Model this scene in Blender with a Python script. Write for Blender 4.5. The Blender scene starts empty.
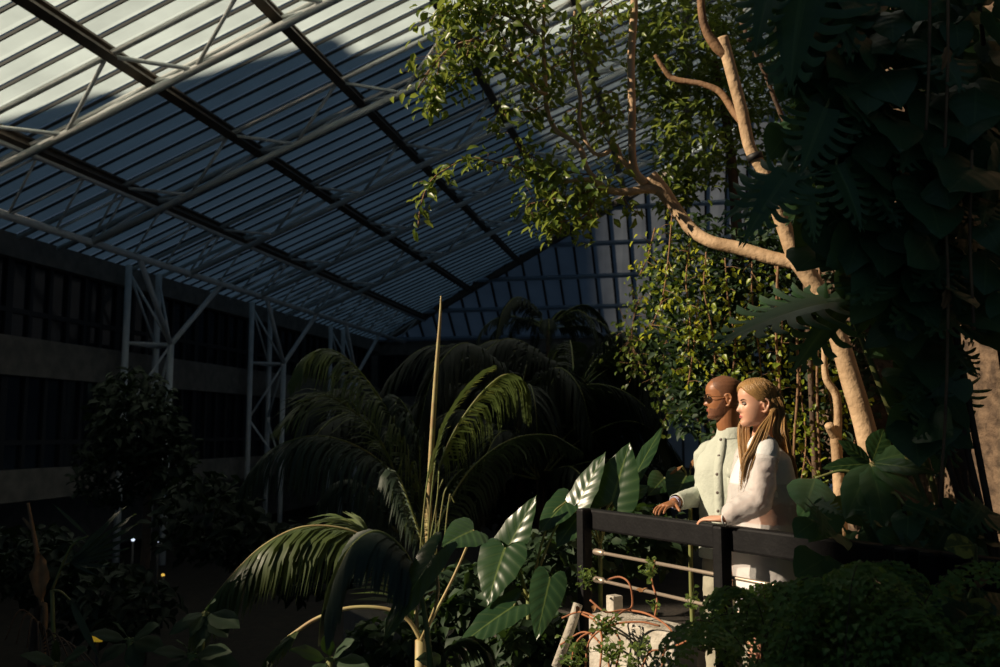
import bpy, math, random
from mathutils import Vector as V, Matrix, noise
R = random.Random(7)
S = bpy.context.scene
COL = S.collection
# ---------------------------------------------------------------- camera, sky, sun, exposure
F = 900.0; EYE = 1.53
PITCH = math.atan((432-333.5)/F); CP, SP = math.cos(PITCH), math.sin(PITCH)
cam = bpy.data.cameras.new('camera'); camo = bpy.data.objects.new('camera', cam); COL.objects.link(camo)
camo.location = (0, 0, EYE); camo.rotation_euler = (math.pi/2+PITCH, 0, 0)
cam.sensor_width = 36; cam.lens = 36*F/1000; cam.clip_end = 400; cam.clip_start = .05
cam.dof.use_dof = True; cam.dof.focus_distance = 4.7; cam.dof.aperture_fstop = 3.2
S.camera = camo
wd = bpy.data.worlds.new('sky'); S.world = wd; wd.use_nodes = True
bg = wd.node_tree.nodes['Background']; bg.inputs[0].default_value = (.42, .66, .96, 1); bg.inputs[1].default_value = .065
SUN_AZ = math.radians(10); SUN_EL = math.radians(28); TE = math.tan(SUN_EL)
SH = V((-math.cos(SUN_AZ), -math.sin(SUN_AZ), 0)); HH = V((-math.sin(SUN_AZ), math.cos(SUN_AZ), 0))
SDIR = SH*math.cos(SUN_EL)+V((0, 0, math.sin(SUN_EL)))
sun = bpy.data.lights.new('sun', 'SUN'); sun.energy = 6.0; sun.angle = math.radians(.3); sun.color = (1.0, .82, .61)
suno = bpy.data.objects.new('sun', sun); COL.objects.link(suno); suno.rotation_euler = SDIR.to_track_quat('Z', 'Y').to_euler()
S.view_settings.view_transform = 'Standard'; S.view_settings.look = 'None'
S.view_settings.exposure = 0; S.view_settings.gamma = 1; S.view_settings.use_curve_mapping = False

# ---------------------------------------------------------------- helpers
def ray(px, py):
    rx = (px-500)/F; ry = (333.5-py)/F
    return V((rx, CP-ry*SP, SP+ry*CP))
def P(px, py, d):                       # the point of the place seen at a pixel, d metres ahead
    r = ray(px, py); return r*(d/r.y)+V((0, 0, EYE))
def PZ(px, py, z):
    r = ray(px, py); return r*((z-EYE)/r.z)+V((0, 0, EYE))
AZ = math.atan(187/900*CP)              # the hall's long axis
UU = V((math.sin(AZ), math.cos(AZ), 0)); VV = V((math.cos(AZ), -math.sin(AZ), 0)); ZZ = V((0, 0, 1))
def W(u, v, z): return UU*u+VV*v+ZZ*z
def on_v(px, py, v):
    r = ray(px, py); return r*(v/r.dot(VV))+V((0, 0, EYE))
def qw(p):
    return p.dot(HH), p.z-p.dot(SH)*TE
def cat(pts, k=6):                      # Catmull-Rom through tuples of any length
    if len(pts) < 3: 
        return [tuple(a+(b-a)*i/k for a, b in zip(pts[0], pts[1])) for i in range(k+1)]
    q = [tuple(2*a-b for a, b in zip(pts[0], pts[1]))]+list(pts)+[tuple(2*a-b for a, b in zip(pts[-1], pts[-2]))]
    out = []
    for i in range(1, len(q)-2):
        for j in range(k):
            t = j/k
            out.append(tuple(.5*(2*b+(c-a)*t+(2*a-5*b+4*c-d)*t*t+(3*b-a-3*c+d)*t**3) for a, b, c, d in zip(q[i-1], q[i], q[i+1], q[i+2])))
    out.append(tuple(pts[-1])); return out
def frame(n, hint=ZZ):
    n = n.normalized(); a = hint.cross(n)
    if a.length < 1e-3: a = V((1, 0, 0)).cross(n)
    a.normalize(); return a, n.cross(a)
class MB:
    def __init__(s): s.v = []; s.f = []; s.m = []; s.uv = []
    def add(s, vs, fs, m=0, uv=None):
        o = len(s.v); s.v += [tuple(x) for x in vs]; s.f += [tuple(i+o for i in f) for f in fs]; s.m += [m]*len(fs)
        s.uv += uv if uv else [(0, 0)]*len(vs)
    def tube(s, pts, r, n=8, m=0, cap=True):
        pts = [V(p) for p in pts]
        if not hasattr(r, '__len__'): r = [r]*len(pts)
        t = (pts[1]-pts[0]).normalized(); a, b = frame(t); vs = []
        for i, p in enumerate(pts):
            t2 = (pts[min(i+1, len(pts)-1)]-pts[max(i-1, 0)])
            t2 = t2.normalized() if t2.length > 1e-9 else t
            q = t.rotation_difference(t2); a = q @ a; b = q @ b; t = t2
            for j in range(n):
                c = 2*math.pi*j/n; vs.append(p+(a*math.cos(c)+b*math.sin(c))*r[i])
        fs = [(i*n+j, i*n+(j+1) % n, (i+1)*n+(j+1) % n, (i+1)*n+j) for i in range(len(pts)-1) for j in range(n)]
        if cap: fs += [tuple(reversed(range(n))), tuple(range((len(pts)-1)*n, len(pts)*n))]
        s.add(vs, fs, m)
    def ctube(s, pts, k=5, n=8, m=0):   # pts = (x,y,z,r)
        c = cat(pts, k); s.tube([p[:3] for p in c], [max(p[3], .0005) for p in c], n, m)
    def loft(s, rings, m=0, cap=True, close=True):
        n = len(rings[0]); vs = [p for r in rings for p in r]
        fs = [(i*n+j, i*n+(j+1) % n, (i+1)*n+(j+1) % n, (i+1)*n+j) for i in range(len(rings)-1) for j in range(n if close else n-1)]
        if cap: fs += [tuple(reversed(range(n))), tuple(range((len(rings)-1)*n, len(rings)*n))]
        s.add(vs, fs, m)
    def box(s, c, x, y, z, m=0, bev=0):  # centre and three half axes
        c, x, y, z = V(c), V(x), V(y), V(z)
        vs = [c+x*i+y*j+z*k for i in (-1, 1) for j in (-1, 1) for k in (-1, 1)]
        s.add(vs, [(0, 1, 3, 2), (4, 6, 7, 5), (0, 4, 5, 1), (2, 3, 7, 6), (0, 2, 6, 4), (1, 5, 7, 3)], m)
    def bar(s, a, b, w, h, up=ZZ, m=0):
        a, b = V(a), V(b); d = b-a; x, y = frame(d, up); s.box((a+b)/2, d/2, x*w/2, y*h/2, m)
    def prism(s, poly, off, m=0):
        n = len(poly); poly = [V(p) for p in poly]; off = V(off)
        s.add(poly+[p+off for p in poly], [tuple(reversed(range(n))), tuple(range(n, 2*n))]+[(i, (i+1) % n, n+(i+1) % n, n+i) for i in range(n)], m)
    def ball(s, c, x, y, z, m=0, n=12, k=8):
        c, x, y, z = V(c), V(x), V(y), V(z); rings = []
        for i in range(k+1):
            t = math.pi*(i+.02)/(k+.04)
            rings.append([c-z*math.cos(t)+(x*math.cos(2*math.pi*j/n)+y*math.sin(2*math.pi*j/n))*math.sin(t) for j in range(n)])
        s.loft(rings, m)
    def build(s, name, mats, parent=None, smooth=True, bevel=0, sub=0, auto=False):
        me = bpy.data.meshes.new(name); me.from_pydata(s.v, [], s.f)
        if not isinstance(mats, (list, tuple)): mats = [mats]
        for q in mats: me.materials.append(q)
        me.polygons.foreach_set('material_index', s.m)
        if any(u != (0, 0) for u in s.uv):
            at = me.attributes.new('leafuv', 'FLOAT_VECTOR', 'POINT')
            at.data.foreach_set('vector', [c for u in s.uv for c in (u[0], u[1], 0)])
        if smooth: me.polygons.foreach_set('use_smooth', [True]*len(me.polygons))
        me.update()
        o = bpy.data.objects.new(name, me); COL.objects.link(o)
        if bevel:
            b = o.modifiers.new('b', 'BEVEL'); b.width = bevel; b.segments = 2; b.limit_method = 'ANGLE'
        if sub:
            b = o.modifiers.new('s', 'SUBSURF'); b.levels = sub; b.render_levels = sub
        if parent is not None: attach(o, parent)
        return o
def attach(o, p):
    o.parent = p
    o.matrix_parent_inverse = Matrix.Translation(-p.location) if p.parent is None else Matrix()
def thing(name, loc, label, cat_, group=None):
    o = bpy.data.objects.new(name, None); COL.objects.link(o); o.location = loc; o.empty_display_size = .1
    return tag(o, label, cat_, group)
def tag(o, label, cat_, group=None):
    o['label'] = label; o['category'] = cat_
    if group: o['group'] = group
    return o
def struct(o, label=None, cat_=None):
    o['kind'] = 'structure'
    if label: o['label'] = label
    if cat_: o['category'] = cat_
    return o

# ---------------------------------------------------------------- materials
def mat(name, col, rough=.6, col2=None, scale=6, bump=0, bscale=30, metal=0, spec=.5, trans=0, detail=3):
    m = bpy.data.materials.new(name); m.use_nodes = True; nt = m.node_tree; b = nt.nodes['Principled BSDF']
    b.inputs['Roughness'].default_value = rough; b.inputs['Metallic'].default_value = metal
    b.inputs['Specular IOR Level'].default_value = spec
    b.inputs['Base Color'].default_value = (*col, 1)
    tc = nt.nodes.new('ShaderNodeTexCoord')
    if col2:
        nz = nt.nodes.new('ShaderNodeTexNoise'); nz.inputs['Scale'].default_value = scale; nz.inputs['Detail'].default_value = detail
        nt.links.new(tc.outputs['Object'], nz.inputs['Vector'])
        rp = nt.nodes.new('ShaderNodeValToRGB'); rp.color_ramp.elements[0].position = .35; rp.color_ramp.elements[1].position = .65
        rp.color_ramp.elements[0].color = (*col, 1); rp.color_ramp.elements[1].color = (*col2, 1)
        nt.links.new(nz.outputs['Fac'], rp.inputs[0]); nt.links.new(rp.outputs[0], b.inputs['Base Color'])
    if bump:
        n2 = nt.nodes.new('ShaderNodeTexNoise'); n2.inputs['Scale'].default_value = bscale; n2.inputs['Detail'].default_value = 4
        nt.links.new(tc.outputs['Object'], n2.inputs['Vector'])
        bp = nt.nodes.new('ShaderNodeBump'); bp.inputs['Strength'].default_value = bump; bp.inputs['Distance'].default_value = .02
        nt.links.new(n2.outputs['Fac'], bp.inputs['Height']); nt.links.new(bp.outputs[0], b.inputs['Normal'])
    if trans:
        tr = nt.nodes.new('ShaderNodeBsdfTransparent'); mx = nt.nodes.new('ShaderNodeMixShader'); mx.inputs[0].default_value = trans
        nt.links.new(b.outputs[0], mx.inputs[1]); nt.links.new(tr.outputs[0], mx.inputs[2]); nt.links.new(mx.outputs[0], nt.nodes['Material Output'].inputs[0])
    return m
def leafmat(name, c1, c2, tcol, rough=.35, tfac=.35, scale=9, vein=None, nveins=9, spots=None, coat=0, vb=.14):
    m = bpy.data.materials.new(name); m.use_nodes = True; nt = m.node_tree; b = nt.nodes['Principled BSDF']; L = nt.links.new
    b.inputs['Roughness'].default_value = rough
    tc = nt.nodes.new('ShaderNodeTexCoord'); nz = nt.nodes.new('ShaderNodeTexNoise'); nz.inputs['Scale'].default_value = scale; nz.inputs['Detail'].default_value = 1
    L(tc.outputs['Object'], nz.inputs['Vector'])
    rp = nt.nodes.new('ShaderNodeValToRGB'); rp.color_ramp.elements[0].position = .35; rp.color_ramp.elements[1].position = .65
    rp.color_ramp.elements[0].color = (*c1, 1); rp.color_ramp.elements[1].color = (*c2, 1)
    L(nz.outputs['Fac'], rp.inputs[0]); out = rp.outputs[0]
    if spots:
        n3 = nt.nodes.new('ShaderNodeTexNoise'); n3.inputs['Scale'].default_value = 26; L(tc.outputs['Object'], n3.inputs['Vector'])
        r3 = nt.nodes.new('ShaderNodeValToRGB'); r3.color_ramp.elements[0].position = .52; r3.color_ramp.elements[1].position = .58; L(n3.outputs['Fac'], r3.inputs[0])
        m3 = nt.nodes.new('ShaderNodeMix'); m3.data_type = 'RGBA'; L(r3.outputs[0], m3.inputs[0]); L(out, m3.inputs[6]); m3.inputs[7].default_value = (*spots, 1); out = m3.outputs[2]
    if vein:
        at = nt.nodes.new('ShaderNodeAttribute'); at.attribute_name = 'leafuv'; sp = nt.nodes.new('ShaderNodeSeparateXYZ'); L(at.outputs['Vector'], sp.inputs[0])
        def mth(op, a, bb=None, c=None):
            n = nt.nodes.new('ShaderNodeMath'); n.operation = op
            for i, x in enumerate((a, bb, c)):
                if x is None: continue
                if isinstance(x, (int, float)): n.inputs[i].default_value = x
                else: L(x, n.inputs[i])
            return n.outputs[0]
        av = mth('ABSOLUTE', sp.outputs[1]); mid = mth('LESS_THAN', av, .05)
        ph = mth('FRACT', mth('MULTIPLY', mth('SUBTRACT', sp.outputs[0], mth('MULTIPLY', av, .22)), nveins))
        side = mth('LESS_THAN', mth('ABSOLUTE', mth('SUBTRACT', ph, .5)), .07)
        fac = mth('MAXIMUM', mth('MULTIPLY', mid, .8), mth('MULTIPLY', side, .16))
        mx = nt.nodes.new('ShaderNodeMix'); mx.data_type = 'RGBA'; L(fac, mx.inputs[0]); L(out, mx.inputs[6]); mx.inputs[7].default_value = (*vein, 1); out = mx.outputs[2]
        bp = nt.nodes.new('ShaderNodeBump'); bp.inputs['Strength'].default_value = vb; bp.inputs['Distance'].default_value = .008
        w = mth('SINE', mth('MULTIPLY', mth('SUBTRACT', sp.outputs[0], mth('MULTIPLY', av, .22)), nveins*6.283)); L(w, bp.inputs['Height']); L(bp.outputs[0], b.inputs['Normal'])
    L(out, b.inputs['Base Color'])
    if coat: b.inputs['Coat Weight'].default_value = coat; b.inputs['Coat Roughness'].default_value = .25
    t = nt.nodes.new('ShaderNodeBsdfTranslucent'); t.inputs[0].default_value = (*tcol, 1)
    mx = nt.nodes.new('ShaderNodeMixShader'); mx.inputs[0].default_value = tfac
    L(b.outputs[0], mx.inputs[1]); L(t.outputs[0], mx.inputs[2]); L(mx.outputs[0], nt.nodes['Material Output'].inputs[0])
    return m
def panelmat(name, col, tcol, tfac, clear=0):
    m = bpy.data.materials.new(name); m.use_nodes = True; nt = m.node_tree; b = nt.nodes['Principled BSDF']; L = nt.links.new
    b.inputs['Roughness'].default_value = .45; tc = nt.nodes.new('ShaderNodeTexCoord')
    nz = nt.nodes.new('ShaderNodeTexNoise'); nz.inputs['Scale'].default_value = .9; nz.inputs['Detail'].default_value = 4; L(tc.outputs['Object'], nz.inputs['Vector'])
    rp = nt.nodes.new('ShaderNodeValToRGB'); rp.color_ramp.elements[0].position = .3; rp.color_ramp.elements[1].position = .7
    rp.color_ramp.elements[0].color = (*[c*.72 for c in tcol], 1); rp.color_ramp.elements[1].color = (*tcol, 1); L(nz.outputs['Fac'], rp.inputs[0])
    b.inputs['Base Color'].default_value = (*col, 1)
    t = nt.nodes.new('ShaderNodeBsdfTranslucent'); L(rp.outputs[0], t.inputs[0])
    mx = nt.nodes.new('ShaderNodeMixShader'); mx.inputs[0].default_value = tfac
    L(b.outputs[0], mx.inputs[1]); L(t.outputs[0], mx.inputs[2]); out = mx.outputs[0]
    if clear:
        tr = nt.nodes.new('ShaderNodeBsdfTransparent'); m2 = nt.nodes.new('ShaderNodeMixShader'); m2.inputs[0].default_value = clear
        L(out, m2.inputs[1]); L(tr.outputs[0], m2.inputs[2]); out = m2.outputs[0]
    L(out, nt.nodes['Material Output'].inputs[0])
    return m
def glow(name, col, st):
    m = bpy.data.materials.new(name); m.use_nodes = True; b = m.node_tree.nodes['Principled BSDF']
    b.inputs['Base Color'].default_value = (*col, 1); b.inputs['Emission Color'].default_value = (*col, 1); b.inputs['Emission Strength'].default_value = st
    return m
M = {}
M['panel'] = panelmat('roof_panel', (.50, .56, .60), (.80, .97, 1.0), .86, .24)
M['hip_panel'] = panelmat('end_panel', (.40, .44, .50), (.40, .46, .54), .6)
M['bar'] = mat('glazing_bar', (.06, .055, .05), .5)
M['beam'] = mat('brown_beam', (.16, .12, .085), .55, (.11, .085, .06), 3)
M['white'] = mat('white_steel', (.90, .90, .86), .4, (.82, .82, .77), 4)
M['concrete'] = mat('concrete', (.27, .24, .20), .85, (.18, .16, .135), 3, .5, 25)
M['soil'] = mat('soil', (.03, .022, .015), .95, (.015, .012, .008), 5, .8, 20)
M['rock'] = mat('rough_concrete', (.17, .112, .068), .9, (.06, .038, .023), 16, 1.0, 28, detail=6)
M['paving'] = mat('paving', (.22, .19, .16), .8, (.16, .14, .12), 4, .3, 30)
M['glass'] = mat('dark_glass', (.012, .016, .022), .12, spec=.6)
M['frame'] = mat('window_frame', (.025, .025, .027), .5)
M['bluecol'] = mat('pale_blue_steel', (.42, .52, .62), .5)
M['tower'] = mat('tower_concrete', (.25, .23, .21), .9, (.2, .18, .17), 1)
M['bark'] = mat('pale_bark', (.60, .42, .25), .75, (.36, .235, .125), 5, .6, 24, detail=8)
M['bark2'] = mat('brown_bark', (.30, .17, .08), .8, (.17, .095, .05), 9, .6, 26)
M['darkbark'] = mat('dark_bark', (.12, .075, .045), .85, (.07, .045, .03), 9, .6, 26)
M['stem'] = mat('green_stem', (.16, .22, .06), .6, (.22, .20, .07), 8)
M['pale_stem'] = mat('pale_stalk', (.50, .45, .20), .55, (.42, .30, .14), 9)
M['red_stem'] = mat('rust_stem', (.40, .15, .06), .7, (.28, .11, .05), 12)
M['strap'] = mat('black_strap', (.01, .01, .01), .6)
M['ficus'] = leafmat('ficus_leaf', (.045, .095, .018), (.14, .20, .03), (.34, .42, .07), .34, .38, 14)
M['vine'] = leafmat('vine_leaf', (.14, .23, .022), (.30, .38, .04), (.68, .70, .06), .36, .42, 12)
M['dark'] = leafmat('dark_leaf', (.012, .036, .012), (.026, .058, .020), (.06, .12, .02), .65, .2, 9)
M['deep'] = leafmat('deep_shade_leaf', (.006, .018, .007), (.014, .030, .011), (.03, .06, .01), .7, .15, 9)  # darker leaf copy, shade of the left and far shrubs put into the colour
M['mons'] = leafmat('monstera_leaf', (.045, .115, .050), (.075, .155, .066), (.13, .24, .05), .36, .22, 4, (.12, .20, .08), 6, vb=.05)
M['phil'] = leafmat('philodendron_leaf', (.020, .055, .020), (.034, .078, .027), (.10, .17, .03), .30, .20, 3, (.13, .19, .05), 6, coat=.25)
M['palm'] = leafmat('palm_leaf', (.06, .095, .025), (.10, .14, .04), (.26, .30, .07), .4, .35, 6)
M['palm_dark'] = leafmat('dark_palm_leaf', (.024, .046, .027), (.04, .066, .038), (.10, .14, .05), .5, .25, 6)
M['palm_deep'] = leafmat('deep_shade_palm_leaf', (.007, .015, .008), (.013, .023, .012), (.04, .06, .015), .65, .25, 6)  # darker palm copy, shade around the far palms put into the colour
M['fern'] = leafmat('fern_leaf', (.10, .21, .04), (.17, .29, .07), (.3, .42, .07), .5, .35, 10)
M['bright'] = leafmat('small_bright_leaf', (.07, .14, .03), (.14, .21, .05), (.30, .40, .08), .4, .4, 14)
M['croton'] = leafmat('yellow_leaf', (.05, .09, .03), (.07, .11, .03), (.22, .24, .05), .4, .3, 5, (.42, .40, .08), 7, spots=(.40, .38, .08))
M['dry'] = mat('dry_leaf', (.36, .18, .07), .85, (.22, .11, .045), 12)
M['purple'] = leafmat('purple_leaf', (.12, .03, .14), (.18, .05, .20), (.3, .06, .3), .5, .3, 12)
M['black'] = mat('black_timber', (.006, .006, .007), .6, (.009, .009, .010), 14, .10, 60, spec=.2)
M['rod'] = mat('brushed_rod', (.52, .43, .34), .4, metal=.6)
M['parapet'] = mat('pale_concrete', (.62, .58, .50), .85, (.40, .36, .29), 9, .5, 40)
M['skin_m'] = mat('brown_skin', (.36, .155, .065), .42, (.32, .13, .055), 30)
M['skin_w'] = mat('fair_skin', (.70, .40, .27), .45, (.66, .35, .23), 30)
M['hair'] = mat('blond_hair', (.46, .27, .10), .36, (.30, .165, .06), 60)
_nt = M['hair'].node_tree; _a = _nt.nodes.new('ShaderNodeAttribute'); _a.attribute_name = 'leafuv'; _m = _nt.nodes.new('ShaderNodeMapping'); _m.inputs['Scale'].default_value = (3, 1, 1)
_nz = [n for n in _nt.nodes if n.type == 'TEX_NOISE'][0]; _nz.inputs['Scale'].default_value = 22; _nt.links.new(_a.outputs['Vector'], _m.inputs[0]); _nt.links.new(_m.outputs[0], _nz.inputs['Vector'])
_b = _nt.nodes.new('ShaderNodeBump'); _b.inputs['Strength'].default_value = .35; _b.inputs['Distance'].default_value = .004; _nt.links.new(_nz.outputs['Fac'], _b.inputs['Height']); _nt.links.new(_b.outputs[0], _nt.nodes['Principled BSDF'].inputs['Normal'])
M['brow_and_skull_shade'] = mat('brow_hair_skull_shade', (.21, .09, .042), .55, (.17, .072, .034), 90)  # eyebrows, and a darker skull tone standing in for soft shading
M['beard'] = mat('beard_and_shade', (.20, .078, .034), .7, (.13, .05, .024), 160)  # beard growth, with shade of the lower face in its brown
M['jacket'] = mat('sage_cloth', (.53, .57, .49), .85, (.49, .53, .45), 8, .25, 45)
M['trouser'] = mat('stone_cloth', (.42, .40, .31), .9, (.36, .34, .26), 8, .4, 22)
M['blouse'] = mat('white_cloth', (.80, .80, .79), .7, None, bump=.3, bscale=18)
M['sheer'] = mat('sheer_cloth', (.80, .76, .74), .6, None, bump=.3, bscale=22, trans=.48)
M['navy'] = mat('dark_cloth', (.02, .022, .035), .8)
M['button'] = mat('horn_button', (.09, .065, .055), .4)
M['gold'] = mat('metal_frame', (.22, .14, .07), .35, metal=1)
M['lens'] = mat('dark_lens', (.02, .012, .01), .1, trans=.25)
M['lip_w'] = mat('rose_lip', (.50, .11, .10), .4); M['lip_m'] = mat('brown_lip', (.34, .10, .07), .45)
M['eyewhite'] = mat('eye_white', (.38, .33, .29), .4); M['iris'] = mat('iris', (.03, .025, .02), .2)  # eye white darkened to carry the shadow over the eyes
M['brow'] = mat('eyebrow', (.12, .06, .03), .7); M['tooth'] = mat('teeth', (.75, .68, .58), .4)
M['bracelet'] = mat('bracelet', (.45, .45, .62), .4)

# ---------------------------------------------------------------- structure: roof, walls, ground
ZE, VE, SL = 6.38, -16.0, .40
def roof(u, v, off=0): return W(u, v, ZE+SL*(v-VE)+off)
U0, UE, VR = 6.0, 45.5, 4.0
HIPK = .5
def uend(v): return UE-HIPK*(v-VE)
mb = MB(); mbar = MB(); PW = 4.5/8
rn = (ZZ-VV*SL).normalized()
nst = int((UE-U0)/PW)
for i in range(nst):
    u0 = U0+i*PW; u1 = u0+PW
    va = VE-.6; vb = VR if u1 < uend(VR) else min(VR, VE+(UE-u1)/HIPK)
    if vb-va < .3: continue
    a, b, c, d = roof(u0, va), roof(u1, va), roof(u1, vb), roof(u0, vb)
    up = rn*.065                       # each sheet laps over the next
    h = .03
    mb.add([a, a.lerp(b, .62)-rn*.035, b+up, d, d.lerp(c, .62)-rn*.035, c+up], [(0, 1, 4, 3), (1, 2, 5, 4)])
    mbar.bar(roof(u0, va)-rn*.01, roof(u0, vb)-rn*.005, .038, .055, rn)
struct(mb.build('ceiling', M['panel'], smooth=False), 'ribbed translucent sloping roof panels over the hall', 'roof')
struct(mbar.build('trim_1', M['bar'], smooth=False), 'dark glazing bars running up the sloping roof', 'glazing bars')
mb = MB()                              # far side of the roof beyond the ridge
for i in range(int(30/PW)):
    u0 = U0+4+i*PW; u1 = u0+PW
    mb.add([roof(u0, VR), roof(u1, VR)+rn*.05, W(u1, VR+20, roof(0, VR).z-8)+rn*.05, W(u0, VR+20, roof(0, VR).z-8)], [(0, 1, 2, 3)])
struct(mb.build('ceiling_right', M['hip_panel'], smooth=False))
# hip end
mb = MB(); mbar = MB(); hs = SL/HIPK
def hip(v, t): return W(UE-t, v, ZE+hs*t)          # t metres up from the end eave, horizontally
hn = (ZZ+UU*hs).normalized()
v = VE
while v < 13:
    tmax = min((v-VE)*HIPK+.4, 11.2)
    mbar.bar(hip(v, 0)-hn*.04, hip(v, tmax)-hn*.04, .09, .16, hn)
    v1 = v+.85
    t1 = min((v1-VE)*HIPK+.4, 11.2)
    mb.add([hip(v, -.3), hip(v1, -.3), hip(v1, t1)+hn*.04, hip(v, tmax)], [(0, 1, 2, 3)])
    v = v1
struct(mb.build('wall_back_glazing', M['hip_panel'], smooth=False), 'sloped translucent glazing at the far end of the hall', 'glazing')
struct(mbar.build('trim_2', M['bar'], smooth=False), 'dark vertical bars of the far end glazing', 'glazing bars')
mb = MB()
for k in range(7):
    t = .2+k*1.55
    mb.bar(hip(VE+max(0, (t-.2)/HIPK), t)-hn*.2, hip(13, t)-hn*.2, .16, .16, hn)
struct(mb.build('trim_3', M['bluecol'], smooth=False), 'blue grey rails crossing the far end glazing', 'rails')
# hip beam
mb = MB(); mb.bar(W(UE, VE, ZE-.15), W(UE-HIPK*16, VE+16, ZE+SL*16-.15), .22, .3)
tag(mb.build('hip_beam', M['beam'], smooth=False), 'dark diagonal beam rising along the roof corner at far end', 'beam')
# purlin beams
names = ['lowest of the dark roof beams, just above the eave on the left', 'second dark long roof beam up from the left eave', 'third dark long roof beam up from the left eave, under the sunlit panels', 'fourth dark roof beam up from the left eave, meeting the ficus leaves', 'fifth dark roof beam from the left eave, behind the ficus branches', 'topmost dark roof beam, behind the dense tree leaves']
for k, v in enumerate((-13.0, -10.25, -7.6, -5.0, -2.4, .2)):
    mb = MB(); a, b = roof(U0, v, -.16), roof(uend(v)-.1, v, -.16)
    mb.bar(a, b, .20, .06, rn); mb.bar(a-rn*.10, b-rn*.10, .05, .2, rn); mb.bar(a-rn*.2, b-rn*.2, .20, .06, rn)
    tag(mb.build('roof_beam', M['beam'], smooth=False), names[k], 'beam', 'long dark beams under the roof')
# prismatic trusses
tn = ['nearest white roof truss, out over the left front corner', 'white roof truss crossing the sunlit panels top left', 'second white roof truss from the top left, half in tower shade', 'third white roof truss from the top left, ending in the ficus leaves', 'fourth white roof truss from the top left, below the ficus leaves', 'fifth and farthest white roof truss, beside the far end glazing']
TO = -.9
for k in range(6):
    uc = 10.3+4.5*k; vtop = min(VR, VE+(UE-uc)/HIPK-1)
    t = thing('roof_truss', roof(uc, -14.27, TO), tn[k], 'roof truss', 'white tube trusses under the roof')
    mb = MB(); mb.tube([roof(uc, -14.4, TO), roof(uc, vtop, TO)], .085, 10); mb.build('bottom_chord', M['white'], t)
    for du in (-.75, .65):
        mb = MB(); mb.tube([roof(uc+du, -15.7, -.3), roof(uc+du, vtop, -.3)], .06, 8); mb.build('top_chord', M['white'], t)
    vs = [-14.35+1.325*i for i in range(0, 20)]
    pl = [x for x in (-13.0, -10.25, -7.6, -5.0, -2.4, .2, 2.9)]
    for i, pv in enumerate(pl[:-1]):
        bv = (pv+pl[i+1])/2
        if bv > vtop-.3: continue
        for du in (-.75, .65):
            for tv in (pv, pl[i+1]):
                if tv > vtop: continue
                mb = MB(); mb.tube([roof(uc, bv, TO), roof(uc+du, tv, -.3)], .042, 6); mb.build('web_strut', M['white'], t)
    for du in (-.75, .65):
        mb = MB(); mb.tube([roof(uc, -14.3, TO), roof(uc+du, -13, -.3)], .034, 6); mb.build('web_strut', M['white'], t)
# eave tube and its lattice
t = thing('eave_truss', roof(U0, -14.27, TO), 'long white tube truss running along the eave above the left wall', 'roof truss')
mb = MB(); mb.tube([roof(U0, -14.27, TO), roof(UE-1, -14.27, TO)], .095, 10); mb.build('bottom_chord', M['white'], t)
mb = MB(); mb.tube([roof(U0, -13.0, -.42), roof(UE-1.6, -13.0, -.42)], .06, 8); mb.build('top_chord', M['white'], t)
for i in range(26):
    u = U0+1.5*i
    if u+1.5 > UE-1.6: break
    mb = MB(); mb.tube([roof(u, -14.27, TO), roof(u+.75, -13, -.42)], .03, 6); mb.tube([roof(u+.75, -13, -.42), roof(u+1.5, -14.27, TO)], .03, 6)
    mb.build('web_strut', M['white'], t)
# left building
def wl(u0, u1, z0, z1, v=VE, th=.5, m='concrete', name='wall_left'):
    mb = MB(); mb.box(W((u0+u1)/2, v-th/2, (z0+z1)/2), UU*(u1-u0)/2, VV*th/2, ZZ*(z1-z0)/2); return struct(mb.build(name, M[m], smooth=False))
wl(U0, UE, 5.75, 6.33, -15.9, .7, name='trim_4')
wl(U0, UE, 2.9, 3.85, -15.9, .6, name='trim_5')
wl(U0, UE, -.15, .62, -15.9, .6, name='trim_6')
wl(U0, UE, -2.3, 6.3, -19.0, .3)
wl(U0, UE, 2.95, 3.1, -15.9, 3.2, name='floor_upper'); wl(U0, UE, -.1, .05, -15.9, 3.2, name='floor_lower')
n = 0
for (z0, z1) in ((3.85, 5.75), (.62, 2.9)):
    for i in range(9):
        u0 = U0+i*4.3; n += 1
        mb = MB(); mb.box(W(u0+2.15, -16.2, (z0+z1)/2), UU*2.1, VV*.02, ZZ*(z1-z0)/2); w = struct(mb.build('window_%d' % n, M['glass'], smooth=False))
        mb = MB()
        for j in range(7): mb.bar(W(u0+j*.7, -16.13, z0), W(u0+j*.7, -16.13, z1), .07, .12, UU)
        mb.bar(W(u0, -16.13, z0+.65), W(u0+4.25, -16.13, z0+.65), .06, .12)
        o = mb.build('window_frame', M['frame'], w, smooth=False)
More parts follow.
